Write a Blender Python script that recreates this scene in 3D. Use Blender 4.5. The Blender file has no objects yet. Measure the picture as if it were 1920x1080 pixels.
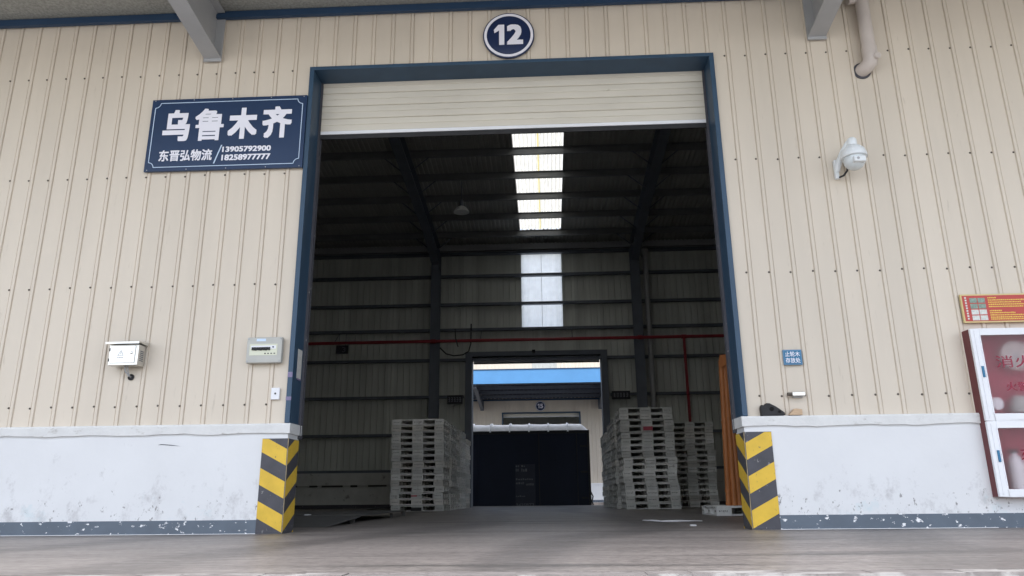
import bpy, bmesh, math, random
from mathutils import Vector, Matrix
random.seed(7)
sc = bpy.context.scene
COL = sc.collection

# ------------------------------------------------------------------ camera
pitch, yaw, roll = 0.2752, -0.0448, -0.0104
fw = Vector((math.sin(yaw)*math.cos(pitch), math.cos(yaw)*math.cos(pitch), math.sin(pitch)))
rt = Vector((math.cos(yaw), -math.sin(yaw), 0)); up = rt.cross(fw)
rr = rt*math.cos(roll) + up*math.sin(roll); uu = up*math.cos(roll) - rt*math.sin(roll)
cam = bpy.data.cameras.new('camera'); cam.sensor_width = 36.0; cam.lens = 26.06
cam.clip_start = 0.05; cam.clip_end = 3000
cam_o = bpy.data.objects.new('camera', cam); COL.objects.link(cam_o)
M3 = Matrix((rr, uu, -fw)).transposed()
cam_o.matrix_world = Matrix.Translation((0.3137, -6.937, 0.2958)) @ M3.to_4x4()
sc.camera = cam_o

# ------------------------------------------------------------------ sky and sun (overcast)
SUN_EL, SUN_AZ = math.radians(71), math.radians(200)      # azimuth clockwise from +Y: sun behind the camera
w = bpy.data.worlds.new('World'); sc.world = w; w.use_nodes = True
wn = w.node_tree.nodes; wl = w.node_tree.links
sky = wn.new('ShaderNodeTexSky'); sky.sky_type = 'NISHITA'; sky.sun_disc = False
sky.sun_elevation = SUN_EL; sky.sun_rotation = SUN_AZ; sky.air_density = 1.0; sky.dust_density = 2.0; sky.ozone_density = 1.0
bw_ = wn.new('ShaderNodeRGBToBW'); wm = wn.new('ShaderNodeMix'); wm.data_type = 'RGBA'; wm.inputs[0].default_value = 0.6   # cloud layer: sky colour washed towards grey
wl.new(sky.outputs[0], bw_.inputs[0]); wl.new(sky.outputs[0], wm.inputs[6]); wl.new(bw_.outputs[0], wm.inputs[7]); wl.new(wm.outputs[2], wn['Background'].inputs[0]); wn['Background'].inputs[1].default_value = 0.15
sl = bpy.data.lights.new('sun', 'SUN'); sl.energy = 0.9; sl.angle = math.radians(60); sl.color = (1.0, 0.985, 0.965)
so = bpy.data.objects.new('sun', sl); COL.objects.link(so)
sd = Vector((math.sin(SUN_AZ)*math.cos(SUN_EL), math.cos(SUN_AZ)*math.cos(SUN_EL), math.sin(SUN_EL)))
so.rotation_euler = sd.to_track_quat('Z', 'Y').to_euler(); so.location = sd*60
sc.view_settings.view_transform = 'Standard'; sc.view_settings.look = 'None'
sc.view_settings.exposure = 1.90; sc.view_settings.gamma = 1.0
sc.render.engine = 'CYCLES'
sc.cycles.use_denoising = True
sc.cycles.diffuse_bounces = 8; sc.cycles.max_bounces = 12; sc.cycles.transmission_bounces = 8
sc.cycles.sample_clamp_indirect = 6.0
sc.cycles.caustics_reflective = False; sc.cycles.caustics_refractive = True

# ------------------------------------------------------------------ mesh helper
class MB:
    def __init__(s): s.v = []; s.f = []
    def quad(s, a, b, c, d):
        n = len(s.v); s.v += [tuple(a), tuple(b), tuple(c), tuple(d)]; s.f.append((n, n+1, n+2, n+3)); return s
    def box(s, x0, x1, y0, y1, z0, z1):
        n = len(s.v)
        s.v += [(x0,y0,z0),(x1,y0,z0),(x1,y1,z0),(x0,y1,z0),(x0,y0,z1),(x1,y0,z1),(x1,y1,z1),(x0,y1,z1)]
        s.f += [tuple(n+i for i in q) for q in ((0,3,2,1),(4,5,6,7),(0,1,5,4),(1,2,6,5),(2,3,7,6),(3,0,4,7))]; return s
    def prism(s, pts, axis, a, b):
        """extrude a 2-D polygon along axis from a to b. axis 'x': pts=(y,z); 'y': pts=(x,z); 'z': pts=(x,y)"""
        def P(p, t): return (t, p[0], p[1]) if axis == 'x' else ((p[0], t, p[1]) if axis == 'y' else (p[0], p[1], t))
        n = len(s.v); k = len(pts)
        s.v += [P(p, a) for p in pts] + [P(p, b) for p in pts]
        s.f.append(tuple(range(n, n+k))[::-1]); s.f.append(tuple(range(n+k, n+2*k)))
        for i in range(k): j = (i+1) % k; s.f.append((n+i, n+j, n+k+j, n+k+i))
        return s
    def tube(s, path, r, seg=12, caps=True):
        path = [Vector(p) for p in path]; n0 = len(s.v); rs = r if isinstance(r, (list, tuple)) else [r]*len(path)
        pu = None
        for i, p in enumerate(path):
            t = (path[min(i+1, len(path)-1)] - path[max(i-1, 0)]).normalized()
            if pu is None: pu = Vector((0,0,1)) if abs(t.z) < .9 else Vector((1,0,0))
            u = (pu - t*pu.dot(t)).normalized(); v = t.cross(u); pu = u
            for k in range(seg):
                a = 2*math.pi*k/seg; s.v.append(tuple(p + (u*math.cos(a) + v*math.sin(a))*rs[i]))
        for i in range(len(path)-1):
            for k in range(seg):
                k2 = (k+1) % seg; a = n0+i*seg
                s.f.append((a+k, a+k2, a+seg+k2, a+seg+k))
        if caps:
            s.f.append(tuple(n0+k for k in range(seg))[::-1]); e = n0+(len(path)-1)*seg
            s.f.append(tuple(e+k for k in range(seg)))
        return s
    def lathe(s, prof, c, axis='z', seg=24):
        """prof: list of (r, h) revolved round axis through c"""
        n0 = len(s.v)
        for r, h in prof:
            for k in range(seg):
                a = 2*math.pi*k/seg; x, y = r*math.cos(a), r*math.sin(a)
                s.v.append((c[0]+x, c[1]+y, c[2]+h) if axis == 'z' else ((c[0]+x, c[1]-h, c[2]+y) if axis == 'y' else (c[0]+h, c[1]+x, c[2]+y)))
        for i in range(len(prof)-1):
            for k in range(seg):
                k2 = (k+1) % seg; a = n0+i*seg; s.f.append((a+k, a+k2, a+seg+k2, a+seg+k))
        if prof[0][0] > 1e-5: s.f.append(tuple(n0+k for k in range(seg))[::-1])
        if prof[-1][0] > 1e-5:
            e = n0+(len(prof)-1)*seg; s.f.append(tuple(e+k for k in range(seg)))
        return s
    def mesh(s, name, m=None, smooth=False):
        me = bpy.data.meshes.new(name); me.from_pydata(s.v, [], s.f)
        bm = bmesh.new(); bm.from_mesh(me); bmesh.ops.remove_doubles(bm, verts=bm.verts, dist=1e-6)
        bmesh.ops.recalc_face_normals(bm, faces=bm.faces); bm.to_mesh(me); bm.free()
        if m: me.materials.append(m)
        if smooth:
            me.polygons.foreach_set('use_smooth', [True]*len(me.polygons))
            me.set_sharp_from_angle(angle=math.radians(38))
        me.update(); return me
    def build(s, name, m, parent=None, smooth=False, bevel=0):
        o = bpy.data.objects.new(name, s.mesh(name, m, smooth)); COL.objects.link(o); o.parent = parent
        if bevel:
            b = o.modifiers.new('bevel', 'BEVEL'); b.width = bevel; b.segments = 2; b.limit_method = 'ANGLE'; b.angle_limit = math.radians(40)
        return o
def link(name, me, parent=None, loc=(0,0,0), rz=0):
    o = bpy.data.objects.new(name, me); COL.objects.link(o); o.parent = parent; o.location = loc; o.rotation_euler = (0,0,rz); return o
def empty(name, loc=(0,0,0)):
    o = bpy.data.objects.new(name, None); COL.objects.link(o); o.location = loc; o.empty_display_size = .1; return o
def tag(o, label, cat, group=None):
    o['label'] = label; o['category'] = cat
    if group: o['group'] = group
    return o
def kind(o, k): o['kind'] = k; return o
def thing(name, label, cat, group=None): return tag(empty(name), label, cat, group)

# ------------------------------------------------------------------ materials
def mat(name, col, rough=.6, metal=0.0, var=.12, scale=3.0, stretch=(1,1,1), bump=0.0, bscale=40.0, rnd=0.0, spec=.4,
        stain=None, stain_scale=5.0, stain_thr=.62, stain_soft=.06, stain_str=(1,1,1), detail=6.0, trans=0.0):
    m = bpy.data.materials.new(name); m.use_nodes = True
    N = m.node_tree.nodes; L = m.node_tree.links; b = N['Principled BSDF']
    g = N.new('ShaderNodeNewGeometry')
    mp = N.new('ShaderNodeMapping'); mp.inputs['Scale'].default_value = stretch; L.new(g.outputs['Position'], mp.inputs['Vector'])
    nz = N.new('ShaderNodeTexNoise'); nz.inputs['Scale'].default_value = scale; nz.inputs['Detail'].default_value = detail; nz.inputs['Roughness'].default_value = .6
    L.new(mp.outputs[0], nz.inputs['Vector'])
    mr = N.new('ShaderNodeMapRange'); mr.inputs[1].default_value = .25; mr.inputs[2].default_value = .75
    mr.inputs[3].default_value = 1-var; mr.inputs[4].default_value = 1+var; L.new(nz.outputs[0], mr.inputs[0])
    fac = mr.outputs[0]
    if rnd:
        oi = N.new('ShaderNodeObjectInfo'); m2 = N.new('ShaderNodeMapRange'); m2.inputs[3].default_value = 1-rnd; m2.inputs[4].default_value = 1+rnd
        L.new(oi.outputs['Random'], m2.inputs[0]); mm = N.new('ShaderNodeMath'); mm.operation = 'MULTIPLY'
        L.new(fac, mm.inputs[0]); L.new(m2.outputs[0], mm.inputs[1]); fac = mm.outputs[0]
    vm = N.new('ShaderNodeVectorMath'); vm.operation = 'SCALE'; vm.inputs[0].default_value = col[:3]; L.new(fac, vm.inputs['Scale'])
    out = vm.outputs[0]
    if stain:
        mp2 = N.new('ShaderNodeMapping'); mp2.inputs['Scale'].default_value = stain_str; mp2.inputs['Location'].default_value = (3.1, 1.7, 5.2); L.new(g.outputs['Position'], mp2.inputs['Vector'])
        n2 = N.new('ShaderNodeTexNoise'); n2.inputs['Scale'].default_value = stain_scale; n2.inputs['Detail'].default_value = 8; n2.inputs['Roughness'].default_value = .65
        L.new(mp2.outputs[0], n2.inputs['Vector'])
        r2 = N.new('ShaderNodeMapRange'); r2.inputs[1].default_value = stain_thr; r2.inputs[2].default_value = stain_thr+stain_soft; L.new(n2.outputs[0], r2.inputs[0])
        mx = N.new('ShaderNodeMix'); mx.data_type = 'RGBA'; mx.inputs[7].default_value = (*stain, 1)
        L.new(r2.outputs[0], mx.inputs[0]); L.new(out, mx.inputs[6]); out = mx.outputs[2]
    L.new(out, b.inputs['Base Color'])
    b.inputs['Roughness'].default_value = rough; b.inputs['Metallic'].default_value = metal; b.inputs['Specular IOR Level'].default_value = spec
    if trans: b.inputs['Transmission Weight'].default_value = trans
    if bump:
        n3 = N.new('ShaderNodeTexNoise'); n3.inputs['Scale'].default_value = bscale; n3.inputs['Detail'].default_value = 4; L.new(mp.outputs[0], n3.inputs['Vector'])
        bp = N.new('ShaderNodeBump'); bp.inputs['Strength'].default_value = bump; bp.inputs['Distance'].default_value = .01; L.new(n3.outputs[0], bp.inputs['Height']); L.new(bp.outputs[0], b.inputs['Normal'])
    return m

def translucent(name, col, amount, scale):
    m = bpy.data.materials.new(name); m.use_nodes = True; N = m.node_tree.nodes; L = m.node_tree.links
    for n in list(N):
        if n.type != 'OUTPUT_MATERIAL': N.remove(n)
    out = [n for n in N if n.type == 'OUTPUT_MATERIAL'][0]
    g = N.new('ShaderNodeNewGeometry'); nz = N.new('ShaderNodeTexNoise'); nz.inputs['Scale'].default_value = scale; nz.inputs['Detail'].default_value = 5; L.new(g.outputs['Position'], nz.inputs['Vector'])
    mr = N.new('ShaderNodeMapRange'); mr.inputs[3].default_value = .8; mr.inputs[4].default_value = 1.1; L.new(nz.outputs[0], mr.inputs[0])
    vm = N.new('ShaderNodeVectorMath'); vm.operation = 'SCALE'; vm.inputs[0].default_value = col; L.new(mr.outputs[0], vm.inputs['Scale'])
    t = N.new('ShaderNodeBsdfTranslucent'); d = N.new('ShaderNodeBsdfDiffuse'); mx = N.new('ShaderNodeMixShader'); mx.inputs[0].default_value = amount
    L.new(vm.outputs[0], t.inputs[0]); L.new(vm.outputs[0], d.inputs[0]); L.new(d.outputs[0], mx.inputs[1]); L.new(t.outputs[0], mx.inputs[2]); L.new(mx.outputs[0], out.inputs[0])
    return m

M = {}
M['cream'] = mat('cream_sheet', (.615,.544,.455), .45, var=.06, scale=1.3, stretch=(1.6,1,.22), rnd=.035, bump=.05, bscale=3, stain=(.40,.34,.27), stain_scale=7, stain_thr=.63, stain_soft=.20, stain_str=(2.2,1,.35))
M['cream_in'] = mat('inner_sheet', (.60,.615,.575), .55, var=.15, scale=1.2, stretch=(2,1,.3), rnd=.08)
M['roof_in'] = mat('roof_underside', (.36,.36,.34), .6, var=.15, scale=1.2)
M['white'] = mat('white_paint', (.80,.80,.81), .6, var=.03, scale=2, bump=.15, bscale=25)
M['blue'] = mat('blue_frame', (.030,.066,.115), .45, var=.14, scale=4, stretch=(1,1,.4), stain=(.20,.21,.24), stain_scale=14, stain_thr=.70, stain_soft=.05)
M['trim_blue'] = mat('trim_blue', (.020,.050,.105), .45, var=.1)
M['fascia_blue'] = mat('fascia_blue', (.10,.28,.53), .5, var=.06, scale=1.5)
M['navy'] = mat('sign_navy', (.013,.034,.088), .35, var=.08, scale=2)
M['navy2'] = mat('sign_navy_dark', (.010,.022,.075), .35, var=.1, scale=5)
M['print'] = mat('white_print', (.80,.79,.86), .5, var=.03)
M['line'] = mat('pale_blue_line', (.55,.68,.85), .5, var=.03)
M['steel'] = mat('grey_steel', (.38,.385,.395), .45, .1, var=.08, scale=3, bump=.03)
M['purlin'] = mat('purlin_steel', (.20,.205,.21), .5, .1, var=.12)
M['dark_steel'] = mat('blue_grey_steel', (.125,.14,.17), .5, .1, var=.15, scale=2)
M['soffit'] = mat('canopy_sheet', (.30,.30,.275), .7, var=.35, scale=38, bump=.2, bscale=60)
M['soffit_blue'] = mat('canopy_sheet_blue', (.035,.045,.075), .6, var=.2, scale=10)
M['slat'] = mat('shutter_slat', (.60,.56,.485), .4, var=.08, scale=2, stretch=(.6,1,3), rnd=.03, stain=(.42,.38,.30), stain_scale=4, stain_thr=.66, stain_soft=.1, stain_str=(1,1,3))
M['alu'] = mat('aluminium_white', (.76,.77,.80), .4, var=.04, scale=5)
M['rubber'] = mat('black_rubber', (.022,.022,.024), .7, var=.25, scale=12, bump=.2, bscale=60)
M['screw'] = mat('screw_head', (.10,.085,.07), .5, .3, var=.3, scale=30)
M['guard_dark'] = mat('guard_dark', (.060,.060,.072), .55, var=.2, scale=7, stain=(.24,.23,.23), stain_scale=22, stain_thr=.625, stain_soft=.04, stain_str=(1,1,.7))
M['guard_yellow'] = mat('guard_yellow', (.66,.43,.045), .5, var=.12, scale=6, stain=(.20,.15,.07), stain_scale=24, stain_thr=.625, stain_soft=.05, stain_str=(1,1,.7))
M['worn_edge'] = mat('worn_edge', (.30,.24,.15), .6, var=.45, scale=18)
M['skirt'] = mat('skirting_paint', (.105,.130,.165), .55, var=.12, scale=5, stain=(.78,.78,.80), stain_scale=15, stain_thr=.605, stain_soft=.012, stain_str=(.8,1,1.3))
M['stainless'] = mat('stainless', (.66,.65,.62), .28, .85, var=.06, scale=6, stretch=(1,1,6))
M['stainless_door'] = mat('stainless_door', (.74,.73,.71), .3, .6, var=.03, scale=6)
M['grey_plastic'] = mat('grey_plastic', (.45,.45,.42), .5, var=.06, scale=6)
M['window_clear'] = mat('cover_window', (.62,.63,.50), .25, var=.04)
M['pvc'] = mat('pvc_cream', (.55,.49,.45), .4, var=.07, scale=5)
M['cam_white'] = mat('camera_white', (.74,.77,.79), .35, var=.03)
M['cam_dome'] = mat('camera_dome', (.62,.66,.68), .12, var=.05, spec=.7)
M['paper'] = mat('paper', (.55,.54,.52), .8, var=.12, scale=20)
M['tape'] = mat('faded_tape', (.20,.17,.28), .6, var=.2, scale=25)
M['pallet'] = mat('pallet_plastic', (.66,.66,.635), .6, var=.14, scale=6, rnd=.22, stain=(.26,.255,.24), stain_scale=7, stain_thr=.62, stain_soft=.15)
M['pallet_mark'] = mat('pallet_print', (.36,.36,.35), .7, var=.3, scale=30)
M['red_tag'] = mat('red_tag', (.42,.06,.09), .5, var=.15, scale=20)
M['orange'] = mat('orange_plastic', (.47,.17,.055), .5, var=.16, scale=5, stretch=(3,3,.5), rnd=.10)
M['red_pipe'] = mat('red_pipe', (.30,.025,.035), .4, var=.12)
M['lamp'] = mat('lamp_aluminium', (.75,.76,.75), .3, .2, var=.08)
M['wood'] = mat('raw_wood', (.50,.36,.24), .75, var=.2, scale=8, stretch=(2,2,12))
M['plinth_in'] = mat('inner_plinth', (.52,.52,.50), .75, var=.12, scale=2.5, stain=(.20,.19,.18), stain_scale=3.5, stain_thr=.60, stain_soft=.1)
M['crack'] = mat('crack_mortar', (.06,.055,.05), .9, var=.3, scale=20)
M['tarp'] = mat('white_tarp', (.80,.80,.80), .6, var=.14, scale=4, bump=.4, bscale=9)
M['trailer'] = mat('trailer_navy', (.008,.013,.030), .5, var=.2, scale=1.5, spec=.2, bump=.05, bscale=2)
M['trailer_trim'] = mat('trailer_trim', (.008,.009,.012), .6, var=.15)
M['trailer_print'] = mat('trailer_print', (.15,.155,.17), .7, var=.3, scale=20)
M['trailer_board'] = mat('trailer_board', (.022,.026,.045), .6, var=.2)
M['cab_red'] = mat('cabinet_red', (.42,.05,.085), .5, var=.1, scale=4)
M['cab_side'] = mat('cabinet_side', (.13,.032,.036), .5, var=.1, scale=4)
M['poster_red'] = mat('poster_red', (.46,.055,.045), .4, var=.06, scale=6)
M['poster_gold'] = mat('poster_gold', (.62,.50,.24), .5, var=.08)
M['poster_yellow'] = mat('poster_yellow', (.75,.55,.10), .5, var=.05)
M['poster_green'] = mat('poster_green', (.22,.30,.25), .5, var=.4, scale=60)
M['poster_pale'] = mat('poster_pale', (.62,.64,.60), .5, var=.25, scale=50)
M['cab_text'] = mat('cabinet_text', (.26,.02,.05), .5, var=.05)
M['sign_cyan'] = mat('small_sign_blue', (.030,.16,.30), .4, var=.08)
M['sign_cyan2'] = mat('small_sign_rim', (.10,.22,.36), .4, var=.08)
M['black_board'] = mat('black_board', (.012,.012,.018), .5, var=.2)
M['dim_print'] = mat('dim_print', (.20,.20,.24), .6, var=.2, scale=30)
M['asphalt'] = mat('yard_concrete', (.36,.35,.33), .85, var=.15, scale=.8, bump=.2, bscale=30)
M['dark_ground'] = mat('added_dark_ground', (.065,.065,.067), .85, var=.2, scale=2, bump=.2, bscale=40)
M['plate'] = mat('steel_plate', (.115,.115,.115), .6, .2, var=.2, scale=4)
M['film'] = mat('plastic_film', (.70,.70,.72), .4, var=.05)
M['sky_sheet'] = translucent('skylight_sheet', (.78,.765,.70), .54, 5)
M['sky_lap'] = translucent('skylight_lap', (.60,.52,.25), .55, 8)
M['wall_light'] = translucent('wall_light_sheet', (.95,.95,.95), .90, 4)

# frosted glass
def frosted():
    m = bpy.data.materials.new('frosted_glass'); m.use_nodes = True; b = m.node_tree.nodes['Principled BSDF']
    b.inputs['Base Color'].default_value = (.93,.88,.90,1); b.inputs['Roughness'].default_value = .42; b.inputs['Transmission Weight'].default_value = 1.0; b.inputs['IOR'].default_value = 1.4
    return m
M['frost'] = frosted()

# dock floor: hard trowelled concrete, wheel smears along the dock, worn
def floor_mat():
    m = mat('dock_floor', (.222,.199,.188), .42, var=.26, scale=2.4, stretch=(.30,1.2,1), bump=.12, bscale=45, spec=.35,
            stain=(.085,.08,.076), stain_scale=1.5, stain_thr=.53, stain_soft=.16, stain_str=(.18,1.6,1))
    N = m.node_tree.nodes; L = m.node_tree.links; b = N['Principled BSDF']
    src = b.inputs['Base Color'].links[0].from_socket
    g = N.new('ShaderNodeNewGeometry')
    # pale scuffs
    mp = N.new('ShaderNodeMapping'); mp.inputs['Scale'].default_value = (1.2,4,1); mp.inputs['Location'].default_value = (9,4,0); L.new(g.outputs['Position'], mp.inputs['Vector'])
    n = N.new('ShaderNodeTexNoise'); n.inputs['Scale'].default_value = 3.2; n.inputs['Detail'].default_value = 9; n.inputs['Roughness'].default_value = .7; L.new(mp.outputs[0], n.inputs['Vector'])
    r = N.new('ShaderNodeMapRange'); r.inputs[1].default_value = .66; r.inputs[2].default_value = .76; r.inputs[4].default_value = .6; L.new(n.outputs[0], r.inputs[0])
    mx = N.new('ShaderNodeMix'); mx.data_type = 'RGBA'; mx.inputs[7].default_value = (.45,.43,.42,1); L.new(r.outputs[0], mx.inputs[0]); L.new(src, mx.inputs[6])
    # roughness breakup
    r2 = N.new('ShaderNodeMapRange'); r2.inputs[3].default_value = .28; r2.inputs[4].default_value = .6; L.new(n.outputs[0], r2.inputs[0]); L.new(r2.outputs[0], b.inputs['Roughness'])
    # tyre scrub: broad dark swerving bands
    wv = N.new('ShaderNodeTexWave'); wv.wave_type = 'BANDS'; wv.bands_direction = 'X'; wv.inputs['Scale'].default_value = .16; wv.inputs['Distortion'].default_value = 9; wv.inputs['Detail'].default_value = 3; wv.inputs['Detail Scale'].default_value = .5; L.new(g.outputs['Position'], wv.inputs['Vector'])
    rw = N.new('ShaderNodeMapRange'); rw.inputs[1].default_value = .72; rw.inputs[2].default_value = .95; rw.inputs[4].default_value = .45; L.new(wv.outputs[1], rw.inputs[0])
    mw = N.new('ShaderNodeMix'); mw.data_type = 'RGBA'; mw.inputs[7].default_value = (.075,.07,.068,1); L.new(rw.outputs[0], mw.inputs[0]); L.new(mx.outputs[2], mw.inputs[6]); mx = mw
    # grit
    n4 = N.new('ShaderNodeTexNoise'); n4.inputs['Scale'].default_value = 16; n4.inputs['Detail'].default_value = 8; n4.inputs['Roughness'].default_value = .75; L.new(g.outputs['Position'], n4.inputs['Vector'])
    r4 = N.new('ShaderNodeMapRange'); r4.inputs[1].default_value = .3; r4.inputs[2].default_value = .7; r4.inputs[3].default_value = .62; r4.inputs[4].default_value = 1.38; L.new(n4.outputs[0], r4.inputs[0])
    vs = N.new('ShaderNodeVectorMath'); vs.operation = 'SCALE'; L.new(mx.outputs[2], vs.inputs[0]); L.new(r4.outputs[0], vs.inputs['Scale'])
    L.new(vs.outputs[0], b.inputs['Base Color'])
    return m
M['floor'] = floor_mat()
# plinth: white paint with boot scuffs and hand marks concentrated in the lower part
def plinth_mat():
    m = mat('plinth_paint', (.68,.685,.70), .6, var=.035, scale=2, bump=.12, bscale=18)
    N = m.node_tree.nodes; L = m.node_tree.links; b = N['Principled BSDF']; src = b.inputs['Base Color'].links[0].from_socket
    g = N.new('ShaderNodeNewGeometry'); sx = N.new('ShaderNodeSeparateXYZ'); L.new(g.outputs['Position'], sx.inputs[0])
    def layer(src, colr, scale, thr, soft, z0, z1, loc, st=(1,1,1), amt=1.0):
        mp = N.new('ShaderNodeMapping'); mp.inputs['Location'].default_value = loc; mp.inputs['Scale'].default_value = st; L.new(g.outputs['Position'], mp.inputs['Vector'])
        n = N.new('ShaderNodeTexNoise'); n.inputs['Scale'].default_value = scale; n.inputs['Detail'].default_value = 9; n.inputs['Roughness'].default_value = .72; L.new(mp.outputs[0], n.inputs['Vector'])
        h = N.new('ShaderNodeMapRange'); h.inputs[1].default_value = z0; h.inputs[2].default_value = z1; h.inputs[3].default_value = 0; h.inputs[4].default_value = .16; L.new(sx.outputs[2], h.inputs[0])
        s = N.new('ShaderNodeMath'); s.operation = 'SUBTRACT'; L.new(n.outputs[0], s.inputs[0]); L.new(h.outputs[0], s.inputs[1])
        r = N.new('ShaderNodeMapRange'); r.inputs[1].default_value = thr; r.inputs[2].default_value = thr+soft; r.inputs[4].default_value = amt; L.new(s.outputs[0], r.inputs[0])
        mx = N.new('ShaderNodeMix'); mx.data_type = 'RGBA'; mx.inputs[7].default_value = (*colr, 1); L.new(r.outputs[0], mx.inputs[0]); L.new(src, mx.inputs[6]); return mx.outputs[2]
    src = layer(src, (.40,.39,.40), 5.0, .515, .14, .25, 1.0, (2,0,7), (1,1,.8), .62)
    src = layer(src, (.50,.62,.66), 2.6, .56, .10, .2, .8, (11,0,3), (1,1,1), .45)
    src = layer(src, (.20,.19,.19), 22, .595, .03, .2, .75, (5,0,1), (1,1,.6), .85)
    L.new(src, b.inputs['Base Color']); return m
M['plinth'] = plinth_mat()
M['cap'] = mat('cap_mortar', (.66,.66,.655), .7, var=.07, scale=5, bump=.5, bscale=22, stain=(.36,.34,.31), stain_scale=8, stain_thr=.60, stain_soft=.14, stain_str=(.8,1,2))
# worn white line at the dock edge
def edge_mat():
    m = mat('dock_edge', (.21,.19,.185), .7, var=.25, scale=9, bump=.4, bscale=30, stain=(.36,.345,.335), stain_scale=4.5, stain_thr=.50, stain_soft=.08, stain_str=(.8,2,1))
    return m
M['edge'] = edge_mat()

# ------------------------------------------------------------------ text helper
def text_mesh(name, s, x0, x1, z0, z1, y, m, parent, bold=0.0, depth=.002):
    """lettering on a plane facing -Y, fitted to a box; strokes thickened by stacking shifted copies of the flat glyphs"""
    cu = bpy.data.curves.new(name, 'FONT'); cu.body = s; cu.size = 1.0; cu.resolution_u = 3; cu.fill_mode = 'FRONT'
    to = bpy.data.objects.new(name+'_src', cu); COL.objects.link(to)
    bpy.context.view_layer.update()
    me = bpy.data.meshes.new_from_object(to.evaluated_get(bpy.context.evaluated_depsgraph_get()))
    bpy.data.objects.remove(to); bpy.data.curves.remove(cu)
    vs = [(v.co.x, v.co.y) for v in me.vertices]; fs = [tuple(p.vertices) for p in me.polygons]; bpy.data.meshes.remove(me)
    ax, bx = min(v[0] for v in vs), max(v[0] for v in vs); ay, by = min(v[1] for v in vs), max(v[1] for v in vs)
    sh = [(0,0)]
    if bold: sh += [(bold*i, bold*j) for i in (-1,0,1) for j in (-1,0,1) if i or j]
    kx = (x1-x0)/(bx-ax+2*bold); kz = (z1-z0)/(by-ay+2*bold)
    V = []; F = []
    for q, (dx, dy) in enumerate(sh):
        n = len(V); V += [(x0+(vx-ax+bold+dx)*kx, y+q*.00012, z0+(vy-ay+bold+dy)*kz) for vx, vy in vs]
        F += [tuple(n+i for i in f) for f in fs]
    nm = bpy.data.meshes.new(name); nm.from_pydata(V, [], F); nm.materials.append(m); nm.update()
    o = bpy.data.objects.new(name, nm); COL.objects.link(o); o.parent = parent; return o

# ------------------------------------------------------------------ ground and floors
g = MB(); g.quad((-900,-900,-1.2),(900,-900,-1.2),(900,900,-1.2),(-900,900,-1.2)); kind(g.build('yard_ground', M['asphalt']), 'structure')
g = MB(); g.quad((-60,20.61,-1.194),(60,20.61,-1.194),(60,30.29,-1.194),(-60,30.29,-1.194)); kind(g.build('added_dark_sheet', M['dark_ground']), 'structure')  # unseen dark sheet, added to cut light bounced onto the opposite wall
XW = 13.2     # half width of the warehouse built
DK = -3.80    # front edge of the dock
b = MB(); b.box(-XW-6, XW+6, DK+.12, 20.6, -1.19, 0); dock = kind(b.build('dock_floor', M['floor']), 'structure')
b = MB()
n = 220; ev = []
for i in range(n):
    xa = -XW-6 + (2*XW+12)*i/n; xb = -XW-6 + (2*XW+12)*(i+1)/n
    b.box(xa, xb, DK + random.uniform(-.006,.006), DK+.12, -1.19, -.002 + random.uniform(-.003,.003))
kind(b.build('dock_edge', M['edge'], dock), 'stuff')
b = MB(); b.box(-XW-6, XW+6, 30.3, 58, -1.19, 0); kind(b.build('opposite_dock_floor', M['floor']), 'structure')

# ------------------------------------------------------------------ cladding
RIBP = [(0,0),(.158,0),(.159,.005),(.164,.005),(.169,-.009),(.174,-.011),(.192,-.011),(.197,-.009),(.2015,.005),(.2065,.005),(.2075,0),(.21,0)]
def clip_prof(prof, a, b):
    out = []
    for i in range(len(prof)-1):
        (x0,y0),(x1,y1) = prof[i], prof[i+1]
        if x1 <= a or x0 >= b: continue
        def at(x): return (x, y0+(y1-y0)*(x-x0)/(x1-x0))
        p = at(max(x0,a)); q = at(min(x1,b))
        if not out: out.append(p)
        out.append(q)
    return out
_pc = {}
def panel(parent, xs, z0, z1, y, m, a=0.0, b=.21, prof=RIBP, th=.045, name='wall_panel', back=True):
    key = (round(a,3), round(b,3), round(z0,3), round(z1,3), id(m), id(prof), th)
    if key not in _pc:
        p = clip_prof(prof, a, b); mb = MB()
        if len(p) < 2: return None
        mb.prism(p + [(p[-1][0], th), (p[0][0], th)], 'z', z0, z1)
        _pc[key] = mb.mesh(name, m)
    return link(name, _pc[key], parent, (xs, y, 0))

wh = thing('warehouse', 'cream corrugated warehouse with a tall blue-framed open doorway, seen from its dock', 'warehouse')
HX = 2.149; HZ = 4.778
WY = .02           # cladding plane
fwall = MB().box(-XW, -HX-.01, .075, .16, .95, 8.85).box(HX+.01, XW, .075, .16, .95, 8.85).box(-HX-.01, HX+.01, .075, .16, HZ+.01, 8.85).build('front_wall', M['cream_in'], wh)
k0 = -2.497
k = -34
while True:
    xs = k0 + .21*k
    if xs > 9.6: break
    xe = xs + .21
    segs = []
    if xe > 4.187 and xs < 5.05:
        cs = sorted({0.0,.21} | {round(c_-xs,4) for c_ in (4.187,5.05) if 0 < c_-xs < .21})
        for a, b_ in zip(cs[:-1], cs[1:]): segs.append((a, b_, 1.735 if 4.187 < xs+(a+b_)/2 < 5.05 else .985))
    elif xe <= -HX+.02 or xs >= HX-.02: segs.append((0,.21,.985))
    elif xs < -HX+.02: segs += [(0, -HX+.02-xs, .985), (-HX+.02-xs, .21, HZ-.02)]
    elif xe > HX-.02: segs += [(0, HX-.02-xs, HZ-.02), (HX-.02-xs, .21, .985)]
    else: segs.append((0,.21,HZ-.02))
    for a, b_, z in segs:
        if b_-a > .004: panel(fwall, xs, z, 8.85, WY, M['cream'], a, b_)
    k += 1
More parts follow.
